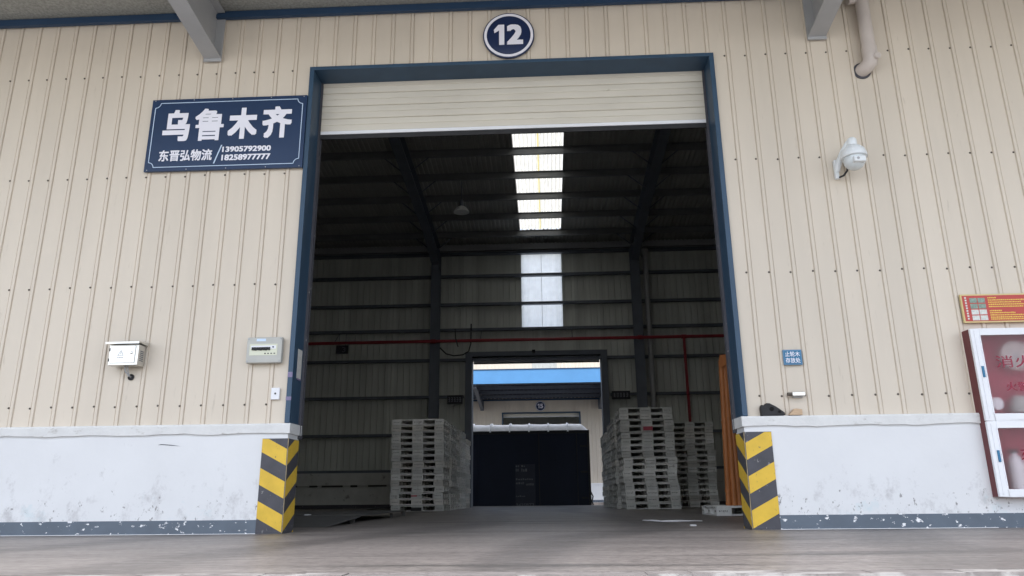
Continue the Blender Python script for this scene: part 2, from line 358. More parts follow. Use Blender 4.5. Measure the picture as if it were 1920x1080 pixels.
# outer bays (out of view) plain
MB().box(-XW, k0-.21*34, .0, .07, .985, 8.85).box(9.7, XW, .0, .07, .985, 8.85).build('end_sheet', M['cream'], fwall)
# screws
sm = MB()
for row in (4.752, 3.553, 2.36, 1.170):
    k = -30
    while k < 58:
        x = -2.347 + .21*k; k += 1
        if abs(x) < HX+.01 and row < HZ: continue
        dz = random.uniform(-.006,.006)
        sm.lathe([(.011,0),(.011,.002),(.0065,.003),(.0065,.009),(0,.0095)], (x+random.uniform(-.004,.004), WY, row+dz), 'y', 6)
kind(sm.build('screw', M['screw'], fwall), 'stuff')

# plinth with cap, skirting
pl = empty('plinth'); pl.parent = wh
for s, a, c in ((-1,-XW,-2.10),(1,2.10,4.187),(1,5.05,XW)):
    MB().box(a, c, -.02, .28, 0, .905).build('plinth_wall', M['plinth'], pl)
    # cap of hand-trowelled mortar: wavy lower edge
    mb = MB(); n = max(12, int((c-a)*11)); x = a
    lo = [(.893 + .006*math.sin(i*.7) + random.uniform(-.004,.004)) for i in range(n+1)]
    ca, cc = (a, c+.02) if s < 0 else ((a-.02, c) if a < 3 else (a, c))
    for i in range(n):
        xa = ca+(cc-ca)*i/n; xb = ca+(cc-ca)*(i+1)/n
        v0 = len(mb.v)
        for X, zl in ((xa, lo[i]), (xb, lo[i+1])):
            mb.v += [(X,-.040,zl),(X,-.043,.968),(X,-.034,.984),(X,.30,.988),(X,.30,zl)]
        for q in range(5):
            q2 = (q+1) % 5; mb.f.append((v0+q, v0+q2, v0+5+q2, v0+5+q))
        if i == 0: mb.f.append(tuple(v0+q for q in range(5)))
        if i == n-1: mb.f.append(tuple(v0+5+q for q in range(5)))
    mb.build('plinth_cap', M['cap'], pl)
    sa, sb = (a, -2.335) if s < 0 else (max(a, 2.335), c)
    MB().box(sa, sb, -.0245, -.019, .0, .122).build('skirting', M['skirt'], pl)
    # fillet where skirting meets the floor
    MB().prism([(-.030,0.001),(-.0225,.001),(-.0225,.006)], 'x', sa, sb).build('floor_joint', M['white'], pl)

# blue door frame
df = empty('door_frame'); df.parent = wh
for s in (-1, 1):
    x0, x1 = sorted((s*HX, s*2.10))
    MB().box(x0, x1, -.012, .29, .99, HZ-.04).build('jamb', M['blue'], df, bevel=.004)
    g0, g1 = sorted((s*2.10, s*2.075))
    MB().box(g0, g1, .248, .258, .86, 4.735).box(g0, g1, .305, .315, .86, 4.735).box(*sorted((s*2.10, s*2.0985)), .258, .305, .86, 4.735).build('guide_rail', M['guard_dark'], df)
MB().box(-HX, HX, -.013, .292, HZ-.04, HZ).build('lintel', M['blue'], df, bevel=.004)

# roller shutter (rolled up)
rs = empty('roller_shutter'); rs.parent = wh
def slat_mesh(h, m, w=2.097):
    prof = [(0,0),(-.006,.002),(-.011,h*.06),(-.012,h*.30),(-.011,h*.44),(-.005,h*.462),(-.005,h*.49),(-.011,h*.51),(-.012,h*.70),(-.011,h*.92),(-.007,h-.008),(.004,h-.006),(.004,h)]
    mb = MB(); mb.prism(prof + [(.010,h),(.010,0)], 'x', -w, w); return mb.mesh('slat', m)
SH = .155; sme = slat_mesh(SH, M['slat'])
z = 4.150
for i in range(5):
    o = link('slat', sme, rs, (0, .283, z + i*SH))
MB().box(-2.085, 2.085, .262, .298, 4.112, 4.150).build('bottom_bar', M['alu'], rs, bevel=.004)
MB().box(-2.085, 2.085, .272, .29, 4.060, 4.112).build('rubber_seal', M['rubber'], rs)
MB().lathe([(.26,-2.2),(.26,2.2)], (0,.56,4.95), 'x', 24).build('shutter_roll', M['slat'], rs, smooth=True)

# ------------------------------------------------------------------ canopies
def canopy(parent, yw, d, xr, beams, blue_trim, fascia_m, beam_m, L=4.2, sheet=None):
    """d=-1: projects towards -Y from the wall plane yw"""
    c = empty('canopy'); c.parent = parent
    Y = lambda t: yw + d*t
    for X in beams:
        mb = MB()
        zb = lambda t: 4.915 + .150*t; zt = lambda t: 5.49 + .088*t
        def plate(pts, x0, x1): mb.prism([(Y(t), z_) for t, z_ in pts], 'x', x0, x1)
        plate([(0,zb(0)),(L,zb(L)),(L,zb(L)+.014),(0,zb(0)+.014)], X-.092, X+.092)
        plate([(0,zb(0)+.0142),(L,zb(L)+.0142),(L,zt(L)-.0142),(0,zt(0)-.0142)], X-.006, X+.006)
        plate([(0,zt(0)-.014),(L,zt(L)-.014),(L,zt(L)),(0,zt(0))], X-.090, X+.090)
        plate([(.0,zb(0)-.03),(.018,zb(0)-.03),(.018,zt(0)-.02),(.0,zt(0)-.02)], X-.097, X+.097)
        mb.build('canopy_beam', beam_m, c)
    # sheet above purlins
    rib = .03 if sheet else 0.0
    mb = MB(); x = xr[0]; zs = lambda t: 5.50 + .088*t + .02; p = .21
    while x < xr[1]-.001:
        for (a, za), (b_, zb_) in zip([(0,0),(.14,0),(.155,rib),(.195,rib)], [(.14,0),(.155,rib),(.195,rib),(.21,0)]):
            mb.quad((x+a,Y(0),zs(0)+za),(x+b_,Y(0),zs(0)+zb_),(x+b_,Y(L),zs(L)+zb_),(x+a,Y(L),zs(L)+za))
        x += p
    mb.build('canopy_sheet', sheet or M['soffit'], c)
    MB().prism([(Y(-.1),5.60),(Y(L),5.60+.088*L),(Y(L),5.64+.088*L),(Y(-.1),5.64)], 'x', *xr).build('canopy_roof', M['soffit'], c)
    for t in (.95, 2.0, 3.05, 4.0):
        MB().box(xr[0], xr[1], min(Y(t),Y(t+.06)), max(Y(t),Y(t+.06)), 5.35+.088*t, 5.50+.088*t).build('canopy_purlin', beam_m, c)
    MB().box(xr[0], xr[1], min(Y(L),Y(L+.03)), max(Y(L),Y(L+.03)), 5.74, 6.42).build('fascia', fascia_m, c)
    MB().box(xr[0], xr[1], min(Y(L-.02),Y(L+.05)), max(Y(L-.02),Y(L+.05)), 6.42, 6.47).build('fascia_cap', M['trim_blue'], c)
    # wall trim
    MB().box(xr[0], xr[1], min(Y(.003),Y(.05)), max(Y(.003),Y(.05)), 5.405, 5.455).build('wall_trim', blue_trim, c)
    MB().box(xr[0], xr[1], min(Y(.003),Y(.03)), max(Y(.003),Y(.03)), 5.455, 5.50).build('wall_trim', M['trim_blue'], c)
    return c
canopy(wh, -.005, -1, (-XW, XW), (-9.7,-3.23,3.235,9.7), M['trim_blue'], M['fascia_blue'], M['steel'])
canopy(wh, 17.72, 1, (-XW, XW), (-9.7,-3.23,3.23,9.7), M['trim_blue'], M['fascia_blue'], M['steel'], L=4.6)  # rear canopy, out of view; length shaped for shade on trailer and opposite wall

# ------------------------------------------------------------------ warehouse shell, inside
YB = 17.5
MB().box(-XW, -XW+.06, .1, 17.7, 0, 9.6).build('side_wall', M['cream_in'], wh)
MB().box(XW-.06, XW, .1, 17.7, 0, 9.6).build('side_wall', M['cream_in'], wh)
bw = MB().box(-XW, -2.16, YB+.06, YB+.2, 0, 8.9).box(2.16, XW, YB+.06, YB+.2, 0, 8.9).box(-2.16, 2.16, YB+.06, YB+.2, 4.78, 5.76).box(-2.16, -.46, YB+.06, YB+.2, 5.76, 8.9).box(.93, 2.16, YB+.06, YB+.2, 5.76, 8.9).box(-.46,.93, YB+.06, YB+.2, 8.43, 8.9).build('back_wall', M['cream_in'], wh)
k = 0; xs0 = -XW+.05
INP = [(0,0),(.09,0),(.094,.046),(.114,.046),(.118,0),(.21,0)]
while True:
    xs = xs0 + .21*k; k += 1
    if xs > XW-.25: break
    if abs(xs) > 9.4: continue
    cuts = sorted({0.0, .21} | {round(c-xs,4) for c in (-2.15,2.15,-.46,.93) if 0 < c-xs < .21})
    for a, b_ in zip(cuts[:-1], cuts[1:]):
        xm = xs+(a+b_)/2; lo = 1.08 if abs(xm) > 2.15 else 4.74
        spans = [(lo, 5.76), (8.43, 8.82)] if -.46 < xm < .93 else [(lo, 8.82)]
        for z0, z1 in spans: panel(bw, xs, z0, z1, YB, M['cream_in'], a, b_, INP, .055)
MB().box(-XW+.1, -9.4, YB, YB+.05, 1.08, 8.8).box(9.4, XW-.1, YB, YB+.05, 1.08, 8.8).build('end_sheet', M['cream_in'], bw)
# translucent strip in the back wall
def corr_sheet(name, x0, x1, fn, m, parent, p=.07, amp=.018):
    """corrugated sheet between two curves: fn(x, amp_value, end) -> point"""
    mb = MB(); n = max(2, int((x1-x0)/p*4)); pts = []
    for i in range(n+1):
        x = x0+(x1-x0)*i/n; ph = (x/p) % 1.0
        a = amp*(max(-1, min(1, 1.7*math.sin(2*math.pi*ph))))
        pts.append((fn(x,a,0), fn(x,a,1)))
    for i in range(n): mb.quad(pts[i][0], pts[i+1][0], pts[i+1][1], pts[i][1])
    return mb.build(name, m, parent)
for a, c in ((-.46,.232),(.238,.93)):
    corr_sheet('wall_light_panel', a, c, lambda x,a_,e: (x, YB+.03+a_*.5, (5.70, 8.47)[e]), M['wall_light'], bw, p=.21, amp=.012)
MB().box(.228,.242, YB-.004, YB+.012, 5.76, 8.43).build('panel_joint', M['cream_in'], bw)
# inner plinth of the back wall
ip = empty('inner_plinth'); ip.parent = wh
for s in (-1, 1):
    a, c = sorted((s*2.16, s*(XW-.1)))
    MB().box(a, c, 17.16, YB+.05, 0, .68).build('plinth_wall', M['plinth_in'], ip)
    MB().box(a, c, 17.13, YB+.05, .70, 1.09).build('plinth_cap', M['plinth_in'], ip)
    mb = MB()
    x = a
    while x < c:
        l = random.uniform(.15,.7)
        if random.random() < .7: MB().box(x, min(c,x+l), 17.12, 17.2, .672+random.uniform(-.02,.01), .705+random.uniform(0,.015)).build('crack', M['crack'], ip)
        x += l+random.uniform(.02,.5)
    MB().box(a, c, 17.152, 17.17, .0, .12).build('skirting', M['guard_dark'], ip)
# girts
for z in (8.43,7.62,6.62,5.74,4.72,3.50,2.28,1.14):
    if z > 4.7: MB().box(-XW+.1, XW-.1, 17.29, YB-.03, z-.05, z+.035).build('girt', M['dark_steel'], wh)
    else:
        for s in (-1,1):
            a, c = sorted((s*2.40, s*(XW-.1))); MB().box(a, c, 17.29, YB-.03, z-.05, z+.035).build('girt', M['dark_steel'], wh)
def ibeam_v(mb, X, y0, y1, z0, z1, wd=.28, t=.016):
    mb.box(X-wd/2, X+wd/2, y0, y0+t, z0, z1); mb.box(X-.006, X+.006, y0+t+.0002, y1-t-.0002, z0, z1); mb.box(X-wd/2, X+wd/2, y1-t, y1, z0, z1)
for X in (-9.9,-3.34,3.38,9.9):
    mb = MB(); ibeam_v(mb, X, 16.86, 17.28, 0, 8.45); mb.build('column', M['dark_steel'], wh)
    for sgn, (ya, yb) in ((1,(17.2,8.75)), (-1,(.35,8.75))):
        zb = lambda y: 8.13 + .1*((17.5-y) if sgn > 0 else y)
        zt = lambda y: 8.585 + .1*((17.5-y) if sgn > 0 else y)
        mb = MB()
        haunch = .35
        y1 = ya - sgn*2.2
        def pl_(pts, x0, x1): mb.prism(pts, 'x', x0, x1)
        pl_([(ya,zb(ya)-haunch),(y1,zb(y1)),(y1,zb(y1)+.016),(ya,zb(ya)-haunch+.016)], X-.13, X+.13)
        pl_([(y1,zb(y1)),(yb,zb(yb)),(yb,zb(yb)+.016),(y1,zb(y1)+.016)], X-.13, X+.13)
        pl_([(ya,zb(ya)-haunch+.017),(y1,zb(y1)+.017),(yb,zb(yb)+.017),(yb,zt(yb)-.017),(ya,zt(ya)-.017)], X-.006, X+.006)
        pl_([(ya,zt(ya)-.016),(yb,zt(yb)-.016),(yb,zt(yb)),(ya,zt(ya))], X-.13, X+.13)
        mb.build('rafter', M['dark_steel'], wh)
    for i in range(5):
        y = 16.46-1.27*i; zz = 8.6+.1*(17.5-y)
        for sx in (-1,1): MB().tube([(X+sx*.10, y, zz-.42), (X+sx*.62, y, zz+.02)], .018, 6).build('fly_brace', M['dark_steel'], wh)
for X in (-9.9,-3.34,3.38,9.9):
    mb = MB(); ibeam_v(mb, X, .36, .70, 0, 8.4); mb.build('column', M['dark_steel'], wh)
for i in range(6):
    y = 16.46-1.27*i; zz = 8.6+.1*(17.5-y)
    mb = MB(); mb.box(-XW+.1, XW-.1, y-.035, y+.035, zz, zz+.008); mb.box(-XW+.1, XW-.1, y-.0355, y-.029, zz+.0082, zz+.185); mb.box(-XW+.1, XW-.1, y-.09, y-.0357, zz+.178, zz+.185)
    mb.build('purlin', M['purlin'], wh)
for i in range(6):
    y = 1.04+1.27*i; zz = 8.6+.1*y; MB().box(-XW+.1, XW-.1, y-.035, y+.035, zz, zz+.185).build('purlin', M['steel'], wh)
MB().box(-XW+.1, XW-.1, 17.28, 17.44, 8.52, 8.72).build('eave_beam', M['steel'], wh)
# roof
rf = empty('roof'); rf.parent = wh
zr = lambda y: 8.80 + .1*(17.5-y)
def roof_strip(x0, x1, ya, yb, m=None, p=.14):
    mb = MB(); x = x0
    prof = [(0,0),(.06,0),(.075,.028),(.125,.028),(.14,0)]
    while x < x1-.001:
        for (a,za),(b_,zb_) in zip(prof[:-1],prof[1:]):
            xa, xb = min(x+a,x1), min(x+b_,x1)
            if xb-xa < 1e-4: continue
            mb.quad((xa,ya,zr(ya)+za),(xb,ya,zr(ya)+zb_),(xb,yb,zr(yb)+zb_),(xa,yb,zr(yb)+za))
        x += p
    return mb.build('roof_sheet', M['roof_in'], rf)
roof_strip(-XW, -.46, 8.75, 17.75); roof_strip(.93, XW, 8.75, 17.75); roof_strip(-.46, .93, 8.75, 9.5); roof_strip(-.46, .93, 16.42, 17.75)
ADDED_SKX = (-6.93, -.46, 6.01)
for a, c, y0, y1 in [(-XW,-6.93,-.2,8.75),(-5.54,-.46,-.2,8.75),(.93,6.01,-.2,8.75),(7.40,XW,-.2,8.75)] + [(x_,x_+1.39,ya_,yb_) for x_ in ADDED_SKX for ya_,yb_ in ((-.2,1.1),(8.0,8.75))]: MB().prism([(y0,8.80+.1*y0),(y1,8.80+.1*y1),(y1,8.825+.1*y1),(y0,8.825+.1*y0)], 'x', a, c).build('roof_sheet', M['cream_in'], rf)
for x_ in ADDED_SKX: corr_sheet('skylight_panel', x_, x_+1.39, lambda x,a_,e: (x, (1.1,8.0)[e], 8.81+.1*(1.1,8.0)[e]+a_), M['sky_sheet'], rf, p=.085, amp=.016)  # panels added on the unseen front slope to brighten the interior
for a, c in ((-.45,.214),(.256,.92)):
    corr_sheet('skylight_panel', a, c, lambda x,a_,e: (x, (9.5,16.42)[e], zr((9.5,16.42)[e])+.02+a_), M['sky_sheet'], rf, p=.11, amp=.028)
corr_sheet('skylight_lap', .214, .256, lambda x,a_,e: (x, (9.5,16.42)[e], zr((9.5,16.42)[e])+.02), M['sky_lap'], rf)
for X in (-.46,.93): MB().prism([(9.5,zr(9.5)-.03),(16.42,zr(16.42)-.03),(16.42,zr(16.42)+.04),(9.5,zr(9.5)+.04)], 'x', X-.012, X+.012).build('skylight_edge', M['steel'], rf)
# far doorway
bd = empty('rear_door_frame'); bd.parent = wh
for s in (-1,1):
    a, c = sorted((s*2.12, s*2.34)); MB().box(a, c, 17.22, YB+.23, 0, 4.80).build('jamb', M['dark_steel'], bd)
MB().box(-2.34, 2.34, 17.22, YB+.23, 4.80, 4.95).build('lintel', M['dark_steel'], bd)
MB().box(-2.10, 2.10, 17.60, 17.63, 4.645, 4.70).build('shutter_bottom_bar', M['alu'], bd)
MB().box(-2.10, 2.10, 17.605, 17.625, 4.70, 4.79).build('shutter_slat', M['slat'], bd)
MB().box(-2.10, 2.10, 17.605, 17.625, 4.60, 4.645).build('rubber_seal', M['rubber'], bd)

# ------------------------------------------------------------------ signs on the facade
t = thing('destination_sign', 'wide navy sign with large white Chinese characters and phone numbers, left of the doorway', 'sign')
SX0, SX1, SZ0, SZ1 = -3.825, -2.150, 3.595, 4.430
MB().box(SX0, SX1, -.028, .0, SZ0, SZ1).build('board', M['navy'], t, bevel=.003)
sx = lambda u: SX0+(SX1-SX0)*u; sz = lambda v: SZ1-(SZ1-SZ0)*v
YS = -.0325
for ch, u0, u1, v0, v1 in (('乌',.090,.262,.155,.595),('鲁',.292,.480,.150,.600),('木',.508,.695,.155,.590),('齐',.725,.915,.150,.590)):
    text_mesh('character', ch, sx(u0), sx(u1), sz(v1), sz(v0), YS, M['print'], t, bold={'乌':.040,'鲁':.022,'木':.045,'齐':.040}[ch])
text_mesh('company_name', '东晋弘物流', sx(.087), sx(.425), sz(.870), sz(.715), YS, M['print'], t, bold=.024)
text_mesh('phone_number', '13905792900', sx(.487), sx(.795), sz(.765), sz(.690), YS, M['print'], t, bold=.036)
text_mesh('phone_number', '18258977777', sx(.487), sx(.795), sz(.880), sz(.800), YS, M['print'], t, bold=.036)
MB().prism([(sx(.437),sz(.915)),(sx(.444),sz(.915)),(sx(.484),sz(.665)),(sx(.477),sz(.665))], 'y', YS, YS+.004).build('slash', M['line'], t)
# border line with scooped corners
path = []; r = .055; i0, i1, j0, j1 = SX0+.042, SX1-.042, SZ0+.045, SZ1-.045
def arc(cx, cz, a0, a1): return [(cx+r*math.cos(math.radians(a0+(a1-a0)*q/6)), cz+r*math.sin(math.radians(a0+(a1-a0)*q/6))) for q in range(7)]
path = arc(i0,j0,90,0)+arc(i1,j0,180,90)+arc(i1,j1,270,180)+arc(i0,j1,360,270)
mb = MB(); n = len(path)
for i in range(n):
    (xa,za),(xb,zb_) = path[i], path[(i+1)%n]; d = Vector((xb-xa, zb_-za)); 
    if d.length < 1e-6: continue
    nrm = Vector((-d.y, d.x)).normalized()*.0035
    mb.prism([(xa-nrm.x,za-nrm.y),(xb-nrm.x,zb_-nrm.y),(xb+nrm.x,zb_+nrm.y),(xa+nrm.x,za+nrm.y)], 'y', YS+.001, YS+.004)
mb.build('border_line', M['line'], t)
mb = MB()
for u in (.02,.27,.52,.77,.98):
    for v in (.018,.982): mb.lathe([(.006,0),(.006,.003),(0,.005)], (sx(u), -.028, sz(v)), 'y', 8)
kind(mb.build('rivet', M['steel'], t), 'stuff')

def disc_sign(name, label, num, X, Z, Y, R):
    t = thing(name, label, 'sign')
    MB().lathe([(R,0),(R,.018),(R*.985,.020),(0,.020)], (X,Y,Z), 'y', 64).build('disc', M['navy2'], t, smooth=True)
    mb = MB(); seg = 64
    for k in range(seg):
        a, b_ = 2*math.pi*k/seg, 2*math.pi*(k+1)/seg
        P = lambda rr_, a_, y: (X+rr_*math.cos(a_), y, Z+rr_*math.sin(a_))
        r0, r1 = R*.855, R*.955
        mb.quad(P(r0,a,Y-.024),P(r1,a,Y-.024),P(r1,b_,Y-.024),P(r0,b_,Y-.024)); mb.quad(P(r1,a,Y-.024),P(r1,b_,Y-.024),P(r1,b_,Y-.0201),P(r1,a,Y-.0201)); mb.quad(P(r0,a,Y-.024),P(r0,b_,Y-.024),P(r0,b_,Y-.0201),P(r0,a,Y-.0201))
    mb.build('ring', M['print'], t)
    s = R/.272
    one = [(-.157,.068),(-.108,.128),(-.046,.128),(-.046,-.115),(-.101,-.115),(-.101,.062),(-.150,.030)]
    MB().prism([(X+a*s, Z+b_*s) for a, b_ in one], 'y', Y-.025, Y-.0203).build('digit', M['print'], t)
    text_mesh('digit', num[1], X-.020*s, X+.152*s, Z-.115*s, Z+.128*s, Y-.024, M['print'], t, bold=.040)
    return t
disc_sign('door_number_sign', 'round navy door number sign with white ring reading 12 above the doorway', '12', -.004, 5.070, -.004, .276)

# ------------------------------------------------------------------ striped corner guards
def guard(s, label):
    t = thing('corner_guard', label, 'corner guard', 'striped corner guards at the doorway')
    xc = s*2.098                      # corner line
    xo = s*2.335; H = .845; yf = -.030; yi = .268
    a, c = sorted((xo, xc))
    MB().box(a, c, yf, -.0205, 0.002, H).build('front_plate', M['guard_dark'], t)
    a2, c2 = sorted((s*2.0995, s*2.0905))
    MB().box(a2, c2, yf, yi, 0.002, H).build('side_plate', M['guard_dark'], t)
    xa, xb = sorted((s*2.0935, s*2.0875)); MB().box(xa, xb, yf-.0028, yf+.004, .004, H).build('corner_bead', M['worn_edge'], t)
    per = .293; th = .150; drop = .125
    for i in range(-1, 4):
        zc = .012 + i*per          # bottom of the stripe at the corner
        # front: rises outwards from the corner
        def clipz(pts):
            out = []
            n = len(pts)
            for lim, keep in ((H-.003, lambda z: z <= H-.003), (.004, lambda z: z >= .004)):
                out = []
                for i_ in range(len(pts)):
                    p, q = pts[i_], pts[(i_+1) % len(pts)]
                    kp, kq = keep(p[1]), keep(q[1])
                    if kp: out.append(p)
                    if kp != kq:
                        f_ = (lim-p[1])/(q[1]-p[1]); out.append((p[0]+f_*(q[0]-p[0]), lim))
                pts = out
                if len(pts) < 3: return None
            return pts
        pts = clipz([(xc,zc),(xo,zc+drop),(xo,zc+drop+th),(xc,zc+th)])
        if pts: MB().prism(pts, 'y', yf-.0015, yf-.0002).build('stripe', M['guard_yellow'], t)
        pts = clipz([(yf-.0015,zc),(yi,zc+drop*1.25),(yi,zc+drop*1.25+th),(yf-.0015,zc+th)])
        if pts:
            xa, xb = sorted((s*2.0903, s*2.0888)); MB().prism(pts, 'x', xa, xb).build('stripe', M['guard_yellow'], t)
    return t
guard(-1, 'yellow and black chevron corner guard at the left side of the doorway')
guard(1, 'yellow and black chevron corner guard at the right side of the doorway')

# ------------------------------------------------------------------ small fittings on the left wall
t = thing('junction_box', 'small stainless steel junction box with rain hood on the left wall', 'electrical box')
jx0, jx1, jz0, jz1, jd = -3.86, -3.575, 1.545, 1.745, -.125
MB().box(jx0, jx1, jd, .0, jz0, jz1).build('body', M['stainless'], t, bevel=.004)
MB().prism([(.0,jz1+.040),(jd-.045,jz1+.018),(jd-.045,jz1+.0),(jd-.038,jz1+.002),(jd-.038,jz1+.012),(.0,jz1+.002)], 'x', jx0-.022, jx1+.022).build('rain_hood', M['stainless'], t)
d = MB().box(jx0+.012, jx1-.028, jd-.010, jd-.0005, jz0+.02, jz1-.012).build('door', M['stainless_door'], t, bevel=.003)
MB().lathe([(.014,0),(.014,.006),(.009,.010),(0,.010)], (jx1-.062, jd-.010, jz0+.118), 'y', 16).build('lock', M['stainless'], d, smooth=True)
mb = MB()
cx_, cz_ = jx0+.120, jz0+.112
tri = [(cx_-.032,cz_-.022),(cx_+.032,cz_-.022),(cx_,cz_+.034)]; tin = [(cx_-.023,cz_-.0165),(cx_+.023,cz_-.0165),(cx_,cz_+.023)]
for i in range(3):
    j = (i+1) % 3; mb.prism([tri[i],tri[j],tin[j],tin[i]], 'y', jd-.0118, jd-.0101)
mb.prism([(cx_+.003,cz_+.014),(cx_-.006,cz_-.001),(cx_,cz_-.001),(cx_-.003,cz_-.014),(cx_+.007,cz_+.003),(cx_+.001,cz_+.003)], 'y', jd-.0118, jd-.0101)
for i in range(4): mb.box(cx_-.030+i*.016, cx_-.019+i*.016, jd-.0118, jd-.0101, cz_-.046, cz_-.036)
mb.build('warning_mark', M['steel'], d)
for z in (jz0+.05, jz1-.05): MB().lathe([(.006,-.014),(.006,.014)], (jx0+.008, jd-.008, z), 'z', 10).build('hinge', M['rubber'], t)
mb = MB()
for i in range(6): mb.box(jx1-.0005, jx1+.003, jd+.03, jd+.09, jz0+.045+i*.018, jz0+.053+i*.018)
kind(mb.build('louvre', M['dark_steel'], t), 'stuff')
MB().tube([(jx0+.135,-.06,jz0),(jx0+.140,-.05,jz0-.05),(jx0+.160,-.02,jz0-.088),(jx0+.163,.02,jz0-.095)], .007, 8).tube([(jx0+.158,-.06,jz0),(jx0+.160,-.04,jz0-.05),(jx0+.164,-.01,jz0-.088),(jx0+.164,.02,jz0-.093)], .006, 8).build('cable', M['steel'], t)
MB().lathe([(.030,0),(.031,.007),(.024,.010),(.020,.004),(0,.002)], (jx0+.165, .016, jz0-.095), 'y', 20).build('grommet', M['rubber'], t, smooth=True)

t = thing('breaker_box', 'grey plastic breaker box with a clear window beside the left door jamb', 'electrical box')
MB().box(-2.553, -2.210, -.055, .0, 1.555, 1.805).build('body', M['grey_plastic'], t, bevel=.008)
MB().box(-2.522, -2.252, -.058, -.0555, 1.628, 1.738).build('window_recess', M['window_clear'], t)
mb = MB()
for i in range(11): mb.box(-2.498+i*.0165, -2.4855+i*.0165, -.070, -.0585, 1.678-(i%3)*.002, 1.705)
kind(mb.build('breaker', M['rubber'], t), 'stuff')
MB().box(-2.510, -2.265, -.0605, -.0585, 1.690, 1.722).build('breaker_strip', M['alu'], t)
MB().lathe([(.008,0),(.008,.004),(0,.005)], (-2.292,-.0606,1.706), 'y', 12).build('indicator', M['navy'], t)
MB().box(-2.46, -2.37, -.0565, -.0553, 1.765, 1.790).build('maker_plate', M['line'], t)
mb = MB()
for X in (-2.535,-2.228):
    for Z in (1.572,1.788): mb.lathe([(.008,0),(.008,.003),(0,.004)], (X,-.0555,Z), 'y', 10)
kind(mb.build('screw', M['steel'], t), 'stuff')
mb = MB()
for i in range(4): mb.box(-2.375+i*.03, -2.36+i*.03, -.0592, -.0582, 1.640, 1.650)
kind(mb.build('marking', M['rubber'], t), 'stuff')

t = thing('cover_plate', 'small white wall cover plate below the grey breaker box', 'wall plate')
MB().box(-2.298, -2.216, -.010, .012, 1.210, 1.322).build('plate', M['alu'], t, bevel=.004)
MB().lathe([(.009,0),(.009,.003),(0,.003)], (-2.256,-.0102,1.266), 'y', 12).build('hole', M['rubber'], t)

o = MB().box(-2.0995, -2.097, .095, .215, 1.425, 1.715).build('paper_notice', M['paper']); tag(o, 'faded paper notice taped inside the left blue door jamb', 'notice')
mb = MB().box(-2.0965, -2.0955, .10, .21, 1.414, 1.430); mb.build('tape', M['tape'], o)
o = MB().box(-2.150, -2.098, -.0145, -.0125, 1.20, 1.235).build('tape_strip', M['tape']); tag(o, 'faded purple tape wrapped on the lower left blue jamb', 'tape')
o = MB().box(-2.148, -2.102, -.0145, -.0125, 1.42, 1.47).build('tape_strip', M['tape']); tag(o, 'faded tape remnant on left blue jamb beside the paper notice', 'tape')
# scratch in the plinth
o = MB().prism([(-3.33,.800),(-3.30,.808),(-3.20,.800),(-3.11,.786),(-3.19,.792),(-3.29,.800)], 'y', -.0225, -.0195).build('scratch', M['guard_dark'], pl)

# ------------------------------------------------------------------ right wall fittings
t = thing('security_camera', 'white dome security camera on a bracket, right of the doorway', 'security camera')
MB().box(3.225, 3.262, -.03, .01, 3.30, 3.50).build('wall_plate', M['cam_white'], t, bevel=.004)
MB().tube([(3.245,-.02,3.38),(3.262,-.07,3.47),(3.285,-.13,3.545),(3.315,-.19,3.60),(3.345,-.21,3.605)], [.030,.030,.027,.026,.026], 12).build('arm', M['cam_white'], t, smooth=True)
cxm, cym = 3.345, -.21
MB().lathe([(0,.125),(.032,.122),(.045,.105),(.047,.06),(.042,.045),(.04,.03)], (cxm,cym,3.515), 'z', 24).build('cap', M['cam_white'], t, smooth=True)
MB().lathe([(.036,.560-.5),(.07,.040),(.105,.005),(.118,-.035),(.122,-.055),(.122,-.075),(.112,-.078),(0,-.078)], (cxm,cym,3.505), 'z', 32).build('housing', M['cam_white'], t, smooth=True)
MB().lathe([(.098,-.079),(.100,-.105),(.093,-.14),(.072,-.172),(.04,-.192),(0,-.198)], (cxm,cym,3.505), 'z', 32).build('dome', M['cam_dome'], t, smooth=True)
MB().box(cxm-.05, cxm+.062, cym-.118, cym-.06, 3.345, 3.40).build('lens_block', M['cam_white'], t, bevel=.008)
MB().lathe([(.013,0),(.013,.004),(.009,.005),(0,.004)], (cxm-.012, cym-.118, 3.375), 'y', 16).build('lens', M['steel'], t, smooth=True)
MB().tube([(3.255,-.02,3.31),(3.29,-.06,3.315),(3.315,-.09,3.35),(3.318,-.11,3.40)], .010, 8).build('cable', M['rubber'], t, smooth=True)

t = thing('drain_pipe', 'cream plastic drain pipe with an elbow, high on the right wall', 'pipe')
px, py = 3.715, -.085
MB().tube([(px,py,6.0),(px,py,4.66)], .066, 20).build('pipe', M['pvc'], t, smooth=True)
MB().tube([(px,py,4.72),(px,py,4.62)], .074, 20).build('collar', M['pvc'], t, smooth=True)
MB().tube([(px,py,4.66),(px,py,4.60),(px-.006,py+.012,4.555),(px-.03,py+.045,4.525),(px-.055,py+.085,4.515),(px-.06,py+.13,4.512)], .072, 20).build('elbow', M['pvc'], t, smooth=True)
MB().lathe([(.034,0),(.034,.02),(.028,.026),(0,.026)], (px+.038,py-.058,4.585), 'y', 20).build('access_plug', M['pvc'], t, smooth=True)
MB().tube([(px,py,5.33),(px-.03,py,5.315),(px-.14,py,5.30)], .05, 14).build('side_branch', M['pvc'], t, smooth=True)
MB().lathe([(.092,0),(.092,.008),(.07,.010)], (px-.058,.018,4.512), 'y', 24).build('wall_seal', M['guard_dark'], t)

